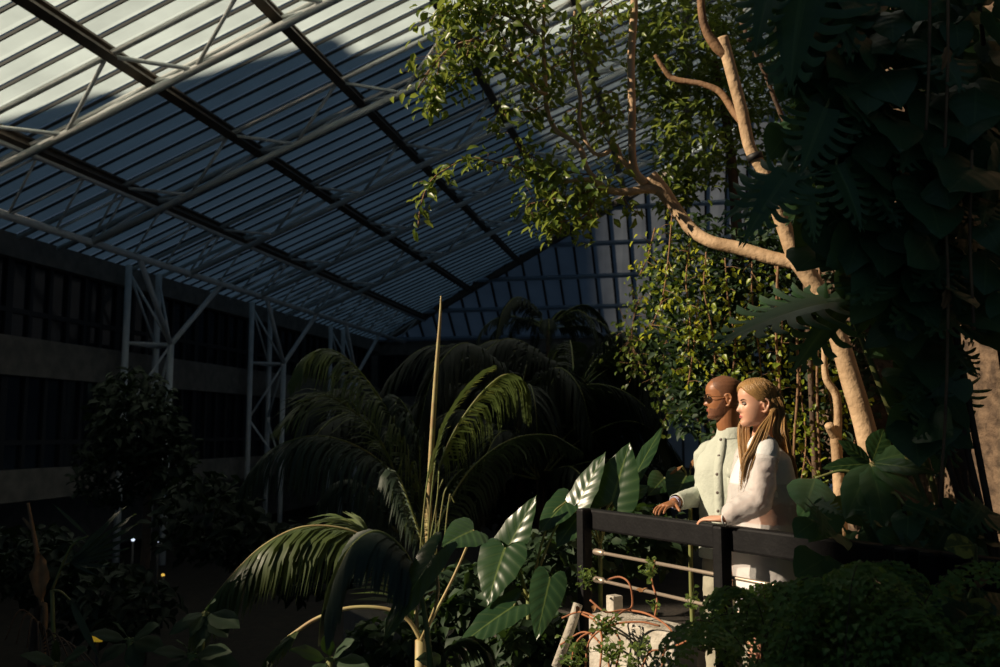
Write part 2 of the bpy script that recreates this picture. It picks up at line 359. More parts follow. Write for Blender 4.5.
# lattice columns
cn = ['near white lattice column by the left wall', 'second white lattice column by the left wall, half way down the hall', 'far white lattice column behind the arching palm frond']
for k, uc in enumerate((24.0, 31.5, 39.0)):
    t = thing('lattice_column', W(uc, -14.8, -2.2), cn[k], 'column', 'white lattice columns')
    uc -= .5; legs = [(uc-.75, -15.55), (uc+.75, -15.55), (uc, -14.6)]
    for a, b in legs:
        mb = MB(); top = ZE-.1 if b < -15 else 4.05
        mb.tube([W(a, b, -2.2), W(a, b, top)], .095, 10); mb.build('post', M['white'], t)
    (a0, b0), (a1, b1), (a2, b2) = legs
    for du in (-1, 1):
        mb = MB(); mb.tube([W(a2, b2, 4.05), roof(uc+2.2*du, -14.27, TO)], .08, 8); mb.build('raking_strut', M['white'], t)
    for aa, bb in ((a0, b0), (a1, b1)):
        mb = MB(); mb.tube([W(aa, bb, 4.05), W(a2, b2, 4.05)], .05, 6); mb.tube([W(aa, bb, 6.1), W(a2, b2, 4.05)], .04, 6)
        mb.tube([W(aa, bb, 2.0), W(a2, b2, 4.05)], .04, 6); mb.tube([W(aa, bb, 2.0), W(a2, b2, .3)], .04, 6); mb.build('web_strut', M['white'], t)
    mb = MB(); mb.tube([W(a0, b0, 4.05), W(a1, b1, 4.05)], .05, 6); mb.tube([W(a0, b0, 6.1), W(a1, b1, 4.05)], .04, 6); mb.build('web_strut', M['white'], t)
# far end wall
def wb(v0, v1, z0, z1, u=UE, th=.4, m='concrete', name='wall_back'):
    mb = MB(); mb.box(W(u+th/2, (v0+v1)/2, (z0+z1)/2), UU*th/2, VV*(v1-v0)/2, ZZ*(z1-z0)/2); return struct(mb.build(name, M[m], smooth=False))
wb(VE-3, -1.2, 5.6, 6.3, name='trim_7'); wb(VE-3, -1.2, 2.6, 3.4, name='trim_8'); wb(VE-3, -1.2, -2.2, .5, name='trim_9'); wb(VE-3, -1.0, -2.2, 6.2, UE+1.2, .2)
for i in range(5):
    for (z0, z1) in ((3.4, 5.6), (.5, 2.6)):
        n += 1; v0 = VE+i*3.0
        mb = MB(); mb.box(W(UE+.2, v0+1.45, (z0+z1)/2), VV*1.42, UU*.02, ZZ*(z1-z0)/2); w = struct(mb.build('window_%d' % n, M['glass'], smooth=False))
        mb = MB()
        for j in range(4): mb.bar(W(UE+.1, v0+j*.95, z0), W(UE+.1, v0+j*.95, z1), .09, .12, UU)
        mb.build('window_frame', M['frame'], w, smooth=False)
mb = MB(); mbar = MB()                 # glazed screen at the far right
v = -1.0
while v < 9:
    for z0, z1 in ((3.6, 6.3), (-.3, 3.0)):
        mb.add([W(UE, v, z0), W(UE, v+.8, z0), W(UE+.02, v+.8, z1), W(UE, v, z1)], [(0, 1, 2, 3)])
        mbar.bar(W(UE-.05, v, z0), W(UE-.05, v, z1), .12, .14, UU)
    v += .8
for z, h in ((3.3, .6), (6.3, .2), (-.4, .4)): mbar.bar(W(UE-.05, -1, z), W(UE-.05, 9, z), .3, h)
struct(mb.build('wall_screen', M['hip_panel'], smooth=False), 'pale blue glazed screen at the far right end of the hall', 'glazing')
struct(mbar.build('trim_10', M['frame'], smooth=False))
t = thing('steel_post', W(UE-1, 1.9, -2.2), 'pale blue steel post in front of the far glazed screen', 'post')
mb = MB(); mb.tube([W(UE-1, 1.9, -2.2), W(UE-1, 1.9, 3.3)], .11, 8); mb.build('shaft', M['bluecol'], t)
mb = MB(); mb.box(W(UE-1, 1.9, 3.33), UU*.2, VV*.2, ZZ*.04); mb.build('cap_plate', M['bluecol'], t, smooth=False)
t = thing('lattice_column', W(UE-4, 2.6, -2.2), 'pale blue lattice column seen just left of the man', 'column')
for dv in (0, 1.6):
    mb = MB(); mb.tube([W(UE-4, 2.6+dv, -2.2), W(UE-4, 2.6+dv, 3.6)], .09, 8); mb.build('post', M['bluecol'], t)
for z in (-1.5, .3, 1.9):
    mb = MB(); mb.tube([W(UE-4, 2.6, z+1.6), W(UE-4, 4.2, z)], .05, 6); mb.tube([W(UE-4, 2.6, z+1.6), W(UE-4, 4.2, z+1.6)], .05, 6); mb.build('web_strut', M['bluecol'], t)
# ground, walkway, rock wall on the right
mb = MB(); g = 24; GX, GY = 40, 60
vs = []
for i in range(g+1):
    for j in range(g+1):
        x = -22+i*GX/g; y = -2+j*GY/g; vs.append((x, y, -2.25+.12*noise.noise(V((x*.4, y*.4, 0)))))
mb.add(vs, [(i*(g+1)+j, (i+1)*(g+1)+j, (i+1)*(g+1)+j+1, i*(g+1)+j+1) for i in range(g) for j in range(g)])
struct(mb.build('ground', M['soil']), 'dark planted soil below the walkway', 'ground')
RA, RB = V((.516, 5.16, 0)), V((1.595, 3.34, 0)); RD = (RB-RA).normalized(); RN = V((-RD.y, RD.x, 0))   # rail line; RN points to the walkway
if RN.x < 0: RN = -RN
a = RA-RD*3.5-RN*.12; b = RB+RD*2.6-RN*.12
mb = MB(); mb.prism([a, b, b+RN*1.6, a+RN*1.6], (0, 0, -.3)); struct(mb.build('floor', M['paving'], smooth=False, bevel=.01), 'raised paved walkway behind the railing', 'walkway')
mb = MB()
e = a+RN*1.6; f2 = b+RN*1.6
mb.prism([e, f2, f2+V((5, .3, 0)), e+V((4.5, 6.5, 0))], (0, 0, -2.4)); struct(mb.build('ground_bed', M['soil'], smooth=False), 'soil bed of the planted bank on the right', 'bed')
# planted rock wall behind the right-hand foliage
mb = MB(); nu, nv = 60, 44
path = cat([(3.55, 9.0), (3.9, 8.2), (4.3, 6.9), (4.5, 5.4), (4.4, 3.5), (4.3, 1.5)], 12)
vs = []
for i, (x, y) in enumerate(path):
    for j in range(nv+1):
        z = -2.2+j*.24; k = noise.noise(V((x*1.3, y*1.3, z*1.3)))*.22+noise.noise(V((x*6, y*6, z*6)))*.05
        vs.append((x+k, y+k*.5, z))
mb.add(vs, [(i*(nv+1)+j, i*(nv+1)+j+1, (i+1)*(nv+1)+j+1, (i+1)*(nv+1)+j) for i in range(len(path)-1) for j in range(nv)])
o = struct(mb.build('wall_right', M['rock']), 'rough brown wall behind the planting on the right', 'wall'); o.modifiers.new('s', 'SOLIDIFY').thickness = .3
# pebble-dashed pillar at the right edge
mb = MB(); c0 = P(992, 420, 4.75); rings = []
for j in range(60):
    z = -.1+j*.062; ring = []
    for i in range(32):
        an = 2*math.pi*i/32; r = .24/max(abs(math.cos(an)), abs(math.sin(an)))**.8
        p = V((math.cos(an), math.sin(an), 0))
        k = noise.noise(V((p.x*3+5, p.y*3, z*7)))*.035+noise.noise(V((p.x*9, p.y*9, z*22)))*.03
        ring.append(V((c0.x+.12, c0.y, z))+p*(r*.72+k))
    rings.append(ring)
mb.loft(rings); tag(mb.build('concrete_pillar', M['rock']), 'rough pebble faced brown pillar at the right edge of the path', 'pillar')

# unseen towers added on the left, skyline cut to pass chosen sun shafts
HI = 40
SKY = [(-12, HI), (3.50, HI), (3.56, .1), (4.5, .30), (5.4, .40), (6.6, .44), (7.3, .9), (7.75, 1.0), (7.8, 1.95), (8.40, 2.0), (8.48, 3.0), (8.55, HI), (11.9, HI), (12.0, 2.8),
       (19.9, 2.8), (19.9, 3.4), (19.58, 4.4), (18.4, 5.7), (19.2, 6.45), (20.9, 7.4), (20.3, 8.0), (19.15, 8.5), (18.7, 9.4), (18.7, 9.8), (19.9, 10.15), (20.5, 11.7), (19.6, 13.0), (21.5, 12.4), (31.2, 15.6), (31.6, HI), (32.0, HI), (32.2, 21.2), (44.8, 12.7), (45.0, HI), (75, HI)]
mb = MB(); S0 = 55
pts = [SH*S0+HH*q+ZZ*(w+S0*TE) for q, w in SKY]
mb.prism([SH*S0+HH*75+ZZ*-3]+[SH*S0+HH*-12+ZZ*-3]+pts, SH*6)
q = 21.4
while q < 31.5:                        # added slats passing a dim share of sun to the far roof
    w0 = 12.0+(q-21.5)*.33; mb.box(SH*(S0+.3)+HH*(q+.105)+ZZ*((w0+HI)/2+S0*TE), HH*.105, SH*.1, ZZ*(HI-w0)/2); q += .25
struct(mb.build('unseen_shade_tower', M['tower'], smooth=False), 'unseen tower blocks added outside the hall, skyline cut to shape the sun', 'building')
# ================================================================ plant kit
def frame_leaf(d, nrm):
    d = d.normalized(); b = nrm.cross(d)
    if b.length < 1e-3: b = V((1, 0, 0)).cross(d)
    b.normalize(); return d, b, d.cross(b)
def small_leaf(mb, p, d, nrm, L, w, m=0, fold=.25):
    d, b, c = frame_leaf(d, nrm); h = c*(w*fold)
    mb.add([p, p+d*L*.35+b*w*.5+h, p+d*L*.4, p+d*L*.35-b*w*.5+h, p+d*L*.75+b*w*.32+h-c*L*.04, p+d*L*.75-c*L*.05, p+d*L*.75-b*w*.32+h-c*L*.04, p+d*L-c*L*.14],
           [(0, 2, 1), (0, 3, 2), (1, 2, 5, 4), (2, 3, 6, 5), (4, 5, 7), (5, 6, 7)], m)
def rdir(down=.5, R=R):
    a = R.uniform(0, 6.283); return V((math.cos(a), math.sin(a), R.gauss(-down, .45))).normalized()
def rnorm(R=R):
    return V((R.gauss(0, .5), R.gauss(-.35, .5), 1)).normalized()
HEART = [(0, -.02, .03), (0, -.10, .12), (0, -.155, .24), (0, -.15, .36), (0, -.06, .46), (.04, .06, .50), (.14, .18, .50), (.28, .32, .465), (.42, .47, .40), (.56, .61, .315), (.70, .74, .22), (.84, .87, .115), (.95, .96, .03), (1, 1, 0)]
ARROW = [(0, -.03, .03), (0, -.16, .10), (0, -.24, .20), (0, -.22, .31), (0, -.10, .36), (.05, .04, .35), (.15, .18, .345), (.30, .33, .33), (.45, .48, .29), (.60, .63, .225), (.74, .77, .15), (.87, .89, .075), (.96, .96, .02), (1, 1, 0)]
OVAL = [(0, 0, .01), (.05, .07, .10), (.14, .17, .22), (.26, .29, .32), (.40, .43, .37), (.54, .57, .36), (.68, .71, .29), (.82, .84, .18), (.93, .94, .07), (1, 1, 0)]
LANCE = [(0, 0, .01), (.08, .1, .09), (.2, .22, .15), (.4, .42, .18), (.6, .62, .16), (.8, .82, .09), (.93, .94, .03), (1, 1, 0)]
def big_leaf(mb, p, tip, nrm, wscale, shape=HEART, droop=.18, fold=.18, ripple=.03, m=0, ns=4, twist=0):
    """p: petiole joint, tip: where the tip ends up; blade bends about its length so both are met"""
    p, tip = V(p), V(tip); L = (tip-p).length; d, b, c = frame_leaf(tip-p, V(nrm))
    if twist: q = Matrix.Rotation(twist, 3, d); b = q @ b; c = q @ c
    vs = []; uv = []; fs = []; rows = len(shape); nc = 2*ns+1; ph = R.uniform(0, 6)
    for i, (tm, te, w) in enumerate(shape):
        for j in range(-ns, ns+1):
            s = abs(j)/ns; sg = 1 if j > 0 else -1
            a = tm+(te-tm)*s; bb = w*s*sg*wscale
            z = fold*abs(bb)*(1-.5*s)+droop*(.25-(a-.5)**2)*1.0+ripple*math.sin(a*17+ph+sg)*s*s*(1 if s > .4 else 0)
            z -= .35*fold*s**3*w*wscale
            vs.append(p+(d*a+b*bb+c*z)*L); uv.append((a, s*sg))
    for i in range(rows-1):
        for j in range(nc-1):
            fs.append((i*nc+j, (i+1)*nc+j, (i+1)*nc+j+1, i*nc+j+1))
    mb.add(vs, fs, m, uv)
def split_leaf(mb, p, tip, nrm, wscale, nf=8, inner=.30, droop=.15, hang=.16, m=0, fing=.70, twist=0):
    """monstera: a heart plate torn into fingers"""
    p, tip = V(p), V(tip); L = (tip-p).length; d, b, c = frame_leaf(tip-p, V(nrm))
    if twist: q = Matrix.Rotation(twist, 3, d); b = q @ b; c = q @ c
    def pos(a, bb): return p+(d*a+b*bb+c*(droop*(.25-(a-.5)**2)+.14*abs(bb)-hang*bb*bb*2.2))*L
    def edge(t):            # outline half width at t
        pts = [(-.2, .20), (-.12, .38), (0, .48), (.15, .52), (.3, .50), (.45, .44), (.6, .35), (.75, .235), (.9, .10), (1, .0)]
        for (a, x), (a2, y) in zip(pts, pts[1:]):
            if a <= t <= a2: return (x+(y-x)*(t-a)/(a2-a))*wscale
        return 0
    for sg in (-1, 1):
        vs = []; uv = []; n = 14          # inner plate
        for i in range(n+1):
            t = i/n; wi = edge(t)*inner*(1.15 if t < .8 else 1)
            for s in (0, .5, 1): vs.append(pos(t-.03*s*(1-t), sg*wi*s)); uv.append((t, sg*s*inner))
        mb.add(vs, [(i*3+j, i*3+3+j, i*3+4+j, i*3+1+j) for i in range(n) for j in (0, 1)], m, uv)
        for k in range(nf):
            t0 = (k+.5)/nf; half = .5/nf*R.uniform(.80, 1.0); te = -.13+1.13*t0+.13*math.sin(math.pi*t0); we = edge(max(-.2, min(1, te)))*R.uniform(.93, 1.05)
            if k == 0: te = -.17; we = edge(-.1)
            wi = edge(t0)*inner*.85; vs = []; uv = []; K = 5; sag = R.uniform(-.02, .03)
            for i in range(K+1):
                s = i/K; t = t0+(te-t0)*s+.05*math.sin(s*3.14); w = wi+(we-wi)*s
                hw = half*(1.02 if s < .2 else fing*(1.15-.25*s) if s < .85 else fing*.35)
                for j in (-1, 0, 1):
                    q = pos(t+hw*j*.95, sg*(w+(.0 if j else .012*s)))+c*L*(sag*s-.012*(j != 0)*s); vs.append(q); uv.append((t0, sg*(inner+s*(1-inner))))
            mb.add(vs, [(i*3+j, i*3+3+j, i*3+4+j, i*3+1+j) for i in range(K) for j in (0, 1)], m, uv)
def frond(mb, pts, ll, n=60, hang=.8, spread=.7, w=.028, m=0, start=.08, prof=None, jit=.08, fwd=.55, sides=(1, -1), up=ZZ):
    """pinnate palm frond along a 3D curve; ll = longest leaflet"""
    c = cat([tuple(p) for p in pts], 10); c = [V(p[:3]) for p in c]; N = len(c)
    for i in range(n):
        t = start+(1-start)*i/(n-1); x = t*(N-1); k = min(int(x), N-2); p = c[k].lerp(c[k+1], x-k); T = (c[k+1]-c[k]).normalized()
        a, bb = frame(T, up)
        pr = prof(t) if prof else math.sin(math.pi*min(1, .12+.86*t))**.6
        L = ll*pr*R.uniform(1-jit, 1+jit)
        for sg in sides:
            d0 = (a*sg*spread+T*(fwd+.5*t)+V((R.gauss(0, jit), R.gauss(0, jit), R.gauss(0, jit)))).normalized()
            q = V(p); pv = []; d = d0
            for s in range(6):
                ww = w*(.5 if s == 0 else 1 if s < 3 else .75 if s == 3 else .4 if s == 4 else .03)
                nb = d.cross(ZZ); nb = nb.normalized() if nb.length > 1e-3 else a
                nb = (nb*.6+T*.6).normalized()
                pv += [q+nb*ww*.5, q-nb*ww*.5]
                d = (d0*(1-hang*min(1, (s+1)/4))+V((0, 0, -1))*hang*min(1, (s+1)/4)*1.1+T*.08).normalized(); q = q+d*(L/5)
            mb.add(pv, [(2*s, 2*s+1, 2*s+3, 2*s+2) for s in range(5)], m)
def cloud_path(mb, pts, n, rad, L, w, down=.6, m=0, stems=None):
    c = cat([tuple(p) for p in pts], 6); N = len(c)
    for i in range(n):
        x = R.uniform(0, N-1.001); k = int(x); p = V(c[k][:3]).lerp(V(c[k+1][:3]), x-k)
        o = V((R.gauss(0, rad*.5), R.gauss(0, rad*.6), R.gauss(-rad*.15, rad*.45))); s = R.uniform(.65, 1.25)
        if stems is not None and i % 5 == 0: stems.tube([p, p+o*.5+V((0, 0, .01)), p+o], [.003, .002, .001], 4)
        small_leaf(mb, p+o, rdir(down), V((R.gauss(-.55, .45), R.gauss(-.45, .45), R.gauss(.45, .4))), L*s, w*s, m)
def pxpath(l, d=None):              # (px, py, depth[, radius px]) -> world tuples
    out = []
    for q in l:
        p = P(q[0], q[1], q[2]); out.append((p.x, p.y, p.z, q[3]/900*q[2]/2) if len(q) > 3 else (p.x, p.y, p.z))
    return out

# ---------------------------------------------------------------- the big fig tree
gz = 0.0
base = P(872, 440, 5.5)
tree = thing('fig_tree', (base.x+.12, base.y, 0), 'tall pale barked fig tree leaning left over the couple', 'tree')
mb = MB(); tp = pxpath([(868, 440, 5.5, 21.1), (851, 380, 5.5, 20.2), (838, 336, 5.5, 18.5), (824, 300, 5.5, 17.6), (806, 272, 5.5, 18.5), (796, 258, 5.5, 17.6), (786, 232, 5.5, 15.8), (774, 200, 5.5, 14.1), (764, 172, 5.5, 13.2), (750, 148, 5.5, 12.3), (742, 112, 5.5, 12.3), (733, 78, 5.5, 12.3), (726, 52, 5.5, 12.3), (722, 38, 5.5, 13.2)])
b0 = (base.x+.25, base.y, 0.0, .085); mb.ctube([b0, (base.x+.13, base.y, .6, .08)]+tp, 6, 14); mb.build('trunk', M['bark'], tree)
mb = MB(); a = P(747, 158, 6.27)
mb.tube([P(756, 160, 5.5), P(754, 154, 5.5)], .049, 16); mb.build('strap', M['strap'], tree)['label'] = 'black strap tied round the pale trunk'
limbs = {
 'limb': [(800, 264, 5.5, 13), (785, 261, 5.55, 14), (765, 256, 5.62, 14), (738, 248, 5.72, 14), (712, 242, 5.82, 13), (692, 230, 5.92, 13), (675, 208, 6.0, 13), (662, 190, 6.0, 15), (650, 176, 6.0, 15)],
 'a': [(662, 189, 6.0, 12), (645, 189, 6.0, 9), (625, 192, 6.0, 8), (604, 189, 6.0, 7), (590, 180, 6.0, 5), (572, 181, 6.0, 4), (552, 184, 6.05, 3)],
 'b': [(646, 184, 6.0, 10), (635, 172, 6.0, 9), (632, 150, 6.0, 8), (632, 110, 6.0, 8), (631, 60, 6.05, 8), (634, 10, 6.1, 8), (635, -60, 6.1, 7)],
 'c': [(634, 172, 6.0, 6), (622, 160, 6.0, 5), (615, 145, 6.0, 5), (605, 154, 6.0, 4), (594, 153, 6.0, 4), (585, 140, 6.0, 4), (579, 120, 6.0, 4), (580, 95, 6.0, 4), (572, 60, 6.1, 3), (575, 10, 6.1, 3)],
 'd': [(606, 189, 6.0, 5), (588, 170, 6.0, 5), (581, 150, 6.0, 6), (570, 139, 6.0, 5), (556, 130, 6.0, 5), (547, 110, 6.0, 5), (545, 80, 6.0, 5), (543, 40, 6.0, 4), (546, -10, 6.0, 4)],
 'e': [(546, 95, 6.0, 4), (532, 86, 5.9, 3), (520, 66, 5.9, 3), (505, 48, 5.9, 3), (480, 40, 5.9, 2), (450, 48, 5.9, 2), (425, 75, 5.9, 1)],
 'f': [(544, 40, 6.0, 4), (522, 22, 6.0, 3), (495, 12, 6.0, 3), (462, 4, 6.0, 2), (440, 12, 6.0, 1)],
 'g': [(742, 122, 5.5, 8), (734, 112, 5.6, 8), (720, 92, 5.65, 7), (702, 84, 5.7, 6), (690, 82, 5.75, 6), (672, 78, 5.8, 6), (662, 66, 5.8, 5), (655, 55, 5.8, 4)],
 'h': [(726, 55, 5.5, 11), (716, 46, 5.5, 11), (706, 30, 5.5, 9), (701, 5, 5.5, 8), (700, -60, 5.5, 8)],
}
for k, l in limbs.items():
    mb = MB(); mb.ctube(pxpath(l), 5, 10); mb.build('branch', M['bark2'] if k in 'gh' else M['bark'], tree)
twigs = [  # (path, leaves, radius)
 ([(546, 95, 6), (520, 66, 5.9), (495, 45, 5.9), (465, 42, 5.9), (440, 58, 5.9), (418, 88, 5.9)], 330, .17),
 ([(544, 40, 6), (510, 18, 6), (480, 8, 6), (450, 8, 6), (436, 22, 6)], 300, .16),
 ([(546, 5, 6), (520, -4, 6), (490, -8, 6), (465, -6, 6)], 150, .14),
 ([(545, 80, 6), (560, 60, 6.2), (580, 40, 6.2), (600, 25, 6.2)], 130, .20),
 ([(575, 60, 6.2), (590, 20, 6.2), (612, 0, 6.2)], 170, .20),
 ([(440, 58, 5.9), (436, 85, 5.85), (432, 100, 5.85), (428, 112, 5.85)], 60, .06),
 ([(470, 45, 5.9), (462, 70, 5.9), (450, 85, 5.9)], 60, .09),
 ([(545, 105, 6), (528, 112, 6), (505, 110, 5.9), (488, 120, 5.9)], 75, .12),
 ([(552, 184, 6), (530, 172, 5.95), (500, 163, 5.9), (470, 158, 5.9), (448, 168, 5.9), (430, 182, 5.9), (421, 205, 5.9), (418, 228, 5.9)], 105, .07),
 ([(600, 189, 6), (575, 195, 6), (550, 200, 5.9), (525, 205, 5.9)], 140, .15),
 ([(590, 175, 6), (562, 170, 6), (540, 160, 6), (520, 150, 6)], 120, .16),
 ([(585, 130, 6), (570, 118, 6.2), (590, 100, 6.2), (612, 92, 6.2)], 85, .16),
 ([(556, 190, 6), (545, 215, 5.95), (552, 232, 5.9)], 65, .10),
 ([(598, 190, 6), (585, 215, 5.95), (560, 222, 5.9)], 90, .13),
 ([(625, 160, 6), (600, 128, 6.2), (625, 110, 6.2)], 70, .14),
 ([(620, 190, 6), (628, 205, 6), (640, 215, 6)], 14, .06),
]
for l, n, r in twigs:
    mb = MB(); st = MB(); c = pxpath(l)
    st.tube([q for q in cat(c, 5)], .005, 5); cloud_path(mb, c, int(n*1.1), r*1.05, .080, .042, .8, 0, st)
    f = mb.build('foliage', M['ficus'], tree); st.build('twig', M['bark2'], f)
# upper right crown of the same hall: darker trees behind and above
def bush(name, label, cat_, trunk, clumps, m, L, w, bark='darkbark', group=None, down=.5, loc=None):
    t = thing(name, loc if loc is not None else trunk[0][:3], label, cat_, group)
    if trunk:
        s = MB(); s.ctube(trunk, 5, 8); s.build('trunk', M[bark], t)
    for (px, py, d, rx, ry, rd, n) in clumps:
        mb = MB()
        for i in range(n):
            while True:
                x, y, z = R.uniform(-1, 1), R.uniform(-1, 1), R.uniform(-1, 1)
                if .1 < x*x+y*y+z*z < 1: break
            p = P(px+x*rx, py+y*ry, d+z*rd); s = R.uniform(.7, 1.3)
            small_leaf(mb, p, rdir(down), rnorm(), L*s, w*s)
        mb.build('foliage', M[m], t)
    return t
def gp(px, d, z=0.0): p = P(px, 432, d); return (p.x, p.y, z)
def tk(px, d, z0, pts, r0=.06, r1=.02):
    a = gp(px, d, z0); out = [(*a, r0)]
    for i, (x, y, dd) in enumerate(pts): p = P(x, y, dd); out.append((p.x, p.y, p.z, r0+(r1-r0)*(i+1)/len(pts)))
    return out
bush('leafy_tree', 'dark leafy tree behind the upright pale branch at top centre right', 'tree', tk(745, 9.7, 0, [(735, 200, 9.7), (715, 60, 9.7)], .09, .03),
     [(690, 30, 9.7, 64, 70, .7, 1000), (700, 130, 9.7, 56, 65, .7, 1000), (655, 60, 9.6, 36, 60, .5, 420), (676, 190, 9.6, 24, 30, .5, 260), (740, 60, 9.8, 50, 80, .6, 600), (785, 110, 9.9, 46, 120, .5, 900), (790, 260, 9.9, 50, 90, .5, 600)], 'ficus', .11, .055)
bush('leafy_tree', 'sparse branch end of leafy tree beside the pale trunk and strap', 'tree', tk(815, 7.4, 0, [(800, 200, 7.4), (775, 100, 7.3), (740, 20, 7.2)], .025, .015),
     [(680, 24, 7.0, 40, 30, .4, 70), (664, 100, 7.0, 26, 60, .4, 60), (690, 150, 7.2, 36, 60, .4, 90)], 'ficus', .07, .035)
# ---------------------------------------------------------------- hanging creepers behind the couple
def creeper(label, strands, m='vine', L=.05, w=.036, dens=46, rad=.10, group='creepers hanging behind the couple', top=None, bark='bark2'):
    p0 = P(*strands[0][0]); t = thing('creeper', (p0.x, p0.y, p0.z), label, 'creeper', group)
    for l in strands:
        st = MB(); c = pxpath(l); st.tube(cat(c, 5), .006, 5)
        mb = MB(); ln = sum((V(a)-V(b)).length for a, b in zip(c, c[1:])); cloud_path(mb, c, int(ln*dens*(1 if rad < .2 else 2)), rad, L, w, .9, 0, st)
        f = mb.build('foliage', M[m], t); st.build('stem', M[bark], f)
    return t
D = 7.0
creeper('bright green creeper trailing below the long pale limb, left side', [[(672, 215, D), (668, 260, D-.1), (662, 300, D-.1), (650, 330, D)], [(690, 240, D), (686, 280, D-.1), (690, 320, D-.1), (688, 352, D)], [(655, 228, D+.1), (648, 255, D), (640, 275, D)]], dens=95, rad=.14)
creeper('sunlit creeper above the bald man', [[(706, 252, D), (704, 290, D-.1), (712, 330, D-.1), (716, 372, D)], [(725, 258, D), (728, 300, D), (735, 340, D), (733, 372, D)], [(698, 300, D-.1), (694, 345, D), (688, 385, D)]], dens=95, rad=.15)
creeper('thinner creeper below the forked limb, over the blond woman', [[(752, 262, D+.1), (752, 300, D), (758, 345, D), (762, 380, D)], [(775, 266, D+.1), (782, 320, D), (780, 370, D)]], dens=70, rad=.15)
creeper('creeper hanging between the two pale trunks on the right', [[(805, 330, D+.1), (800, 380, D), (806, 440, D), (800, 490, D)], [(828, 320, D+.2), (826, 370, D+.1), (835, 430, D+.1)], [(850, 385, D+.3), (858, 420, D+.2), (848, 470, D+.2)]], dens=75, rad=.16)
creeper('creeper low behind the blond woman shoulder', [[(775, 370, D+.2), (782, 410, D+.1), (786, 460, D), (805, 505, D)], [(760, 390, D+.2), (790, 430, D+.2), (820, 480, D+.2)]], dens=75, rad=.17)
creeper('dim leafy creeper left of the man, over the far glazed screen', [[(668, 270, 8.9), (640, 300, 8.8), (632, 340, 8.8), (645, 375, 8.8)], [(690, 300, 8.9), (665, 345, 8.8), (668, 390, 8.8), (680, 410, 8.8)], [(700, 330, 8.9), (690, 380, 8.9), (700, 430, 8.9)]], 'ficus', .06, .04, 110, .22)
creeper('purple leaved creeper right of the fig tree fork', [[(812, 215, 6.6), (825, 245, 6.6), (835, 275, 6.6)], [(838, 235, 6.7), (848, 270, 6.7)]], 'purple', .05, .03, 50, .10)
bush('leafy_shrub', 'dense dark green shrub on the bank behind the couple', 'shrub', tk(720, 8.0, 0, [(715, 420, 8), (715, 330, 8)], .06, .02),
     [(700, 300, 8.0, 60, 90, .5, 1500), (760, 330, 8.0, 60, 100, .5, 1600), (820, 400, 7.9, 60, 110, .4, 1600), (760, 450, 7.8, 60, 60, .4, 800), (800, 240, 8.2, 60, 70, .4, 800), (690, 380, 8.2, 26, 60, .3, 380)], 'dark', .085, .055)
# aerial roots
for k, (l, lab) in enumerate((([(778, 262, 6.9), (776, 330, 6.9), (780, 400, 6.9), (777, 480, 6.9)], 'thin brown aerial root hanging behind the blond woman'), ([(818, 225, 6.9), (820, 300, 6.9), (817, 380, 6.9), (820, 470, 6.9)], 'thin brown aerial root beside the small pale trunk'), ([(795, 300, 6.95), (798, 380, 6.9), (794, 450, 6.9), (797, 510, 6.95)], 'thin brown aerial root left of the small pale trunk'))):
    mb = MB(); mb.tube(cat(pxpath(l), 6), .010, 6); tag(mb.build('aerial_root', M['bark2']), lab, 'root', 'aerial roots behind the couple')
# small pale trunk
st = thing('pruned_trunk', gp(838, 5.7), 'small knobbly pale trunk with a cut stump, left of the big trunk', 'tree')
mb = MB(); p = P(836, 470, 5.7); mb.ctube([(*gp(840, 5.7), .05)]+pxpath([(838, 470, 5.7, 11), (836, 440, 5.7, 11), (838, 420, 5.7, 8), (836, 395, 5.7, 8), (826, 378, 5.7, 7), (824, 350, 5.7, 5), (822, 300, 5.75, 3)]), 6, 10); mb.build('trunk', M['bark'], st)
mb = MB(); mb.ctube(pxpath([(836, 438, 5.7, 10), (831, 430, 5.68, 9), (829, 425, 5.66, 9)]), 4, 10); mb.build('stump', M['bark'], st)
# dark leaning trunk at the top right
lt = thing('leaning_trunk', gp(932, 3.9), 'slim brown trunk slanting through dark leaves at the top right', 'tree')
mb = MB(); mb.ctube([(*gp(968, 3.9), .04), (*P(945, 250, 3.9), .03)]+pxpath([(918, 85, 3.9, 12), (900, 55, 3.9, 12), (884, 25, 3.9, 12), (868, -10, 3.9, 12), (850, -50, 3.9, 12)]), 6, 10); mb.build('trunk', M['darkbark'], lt)

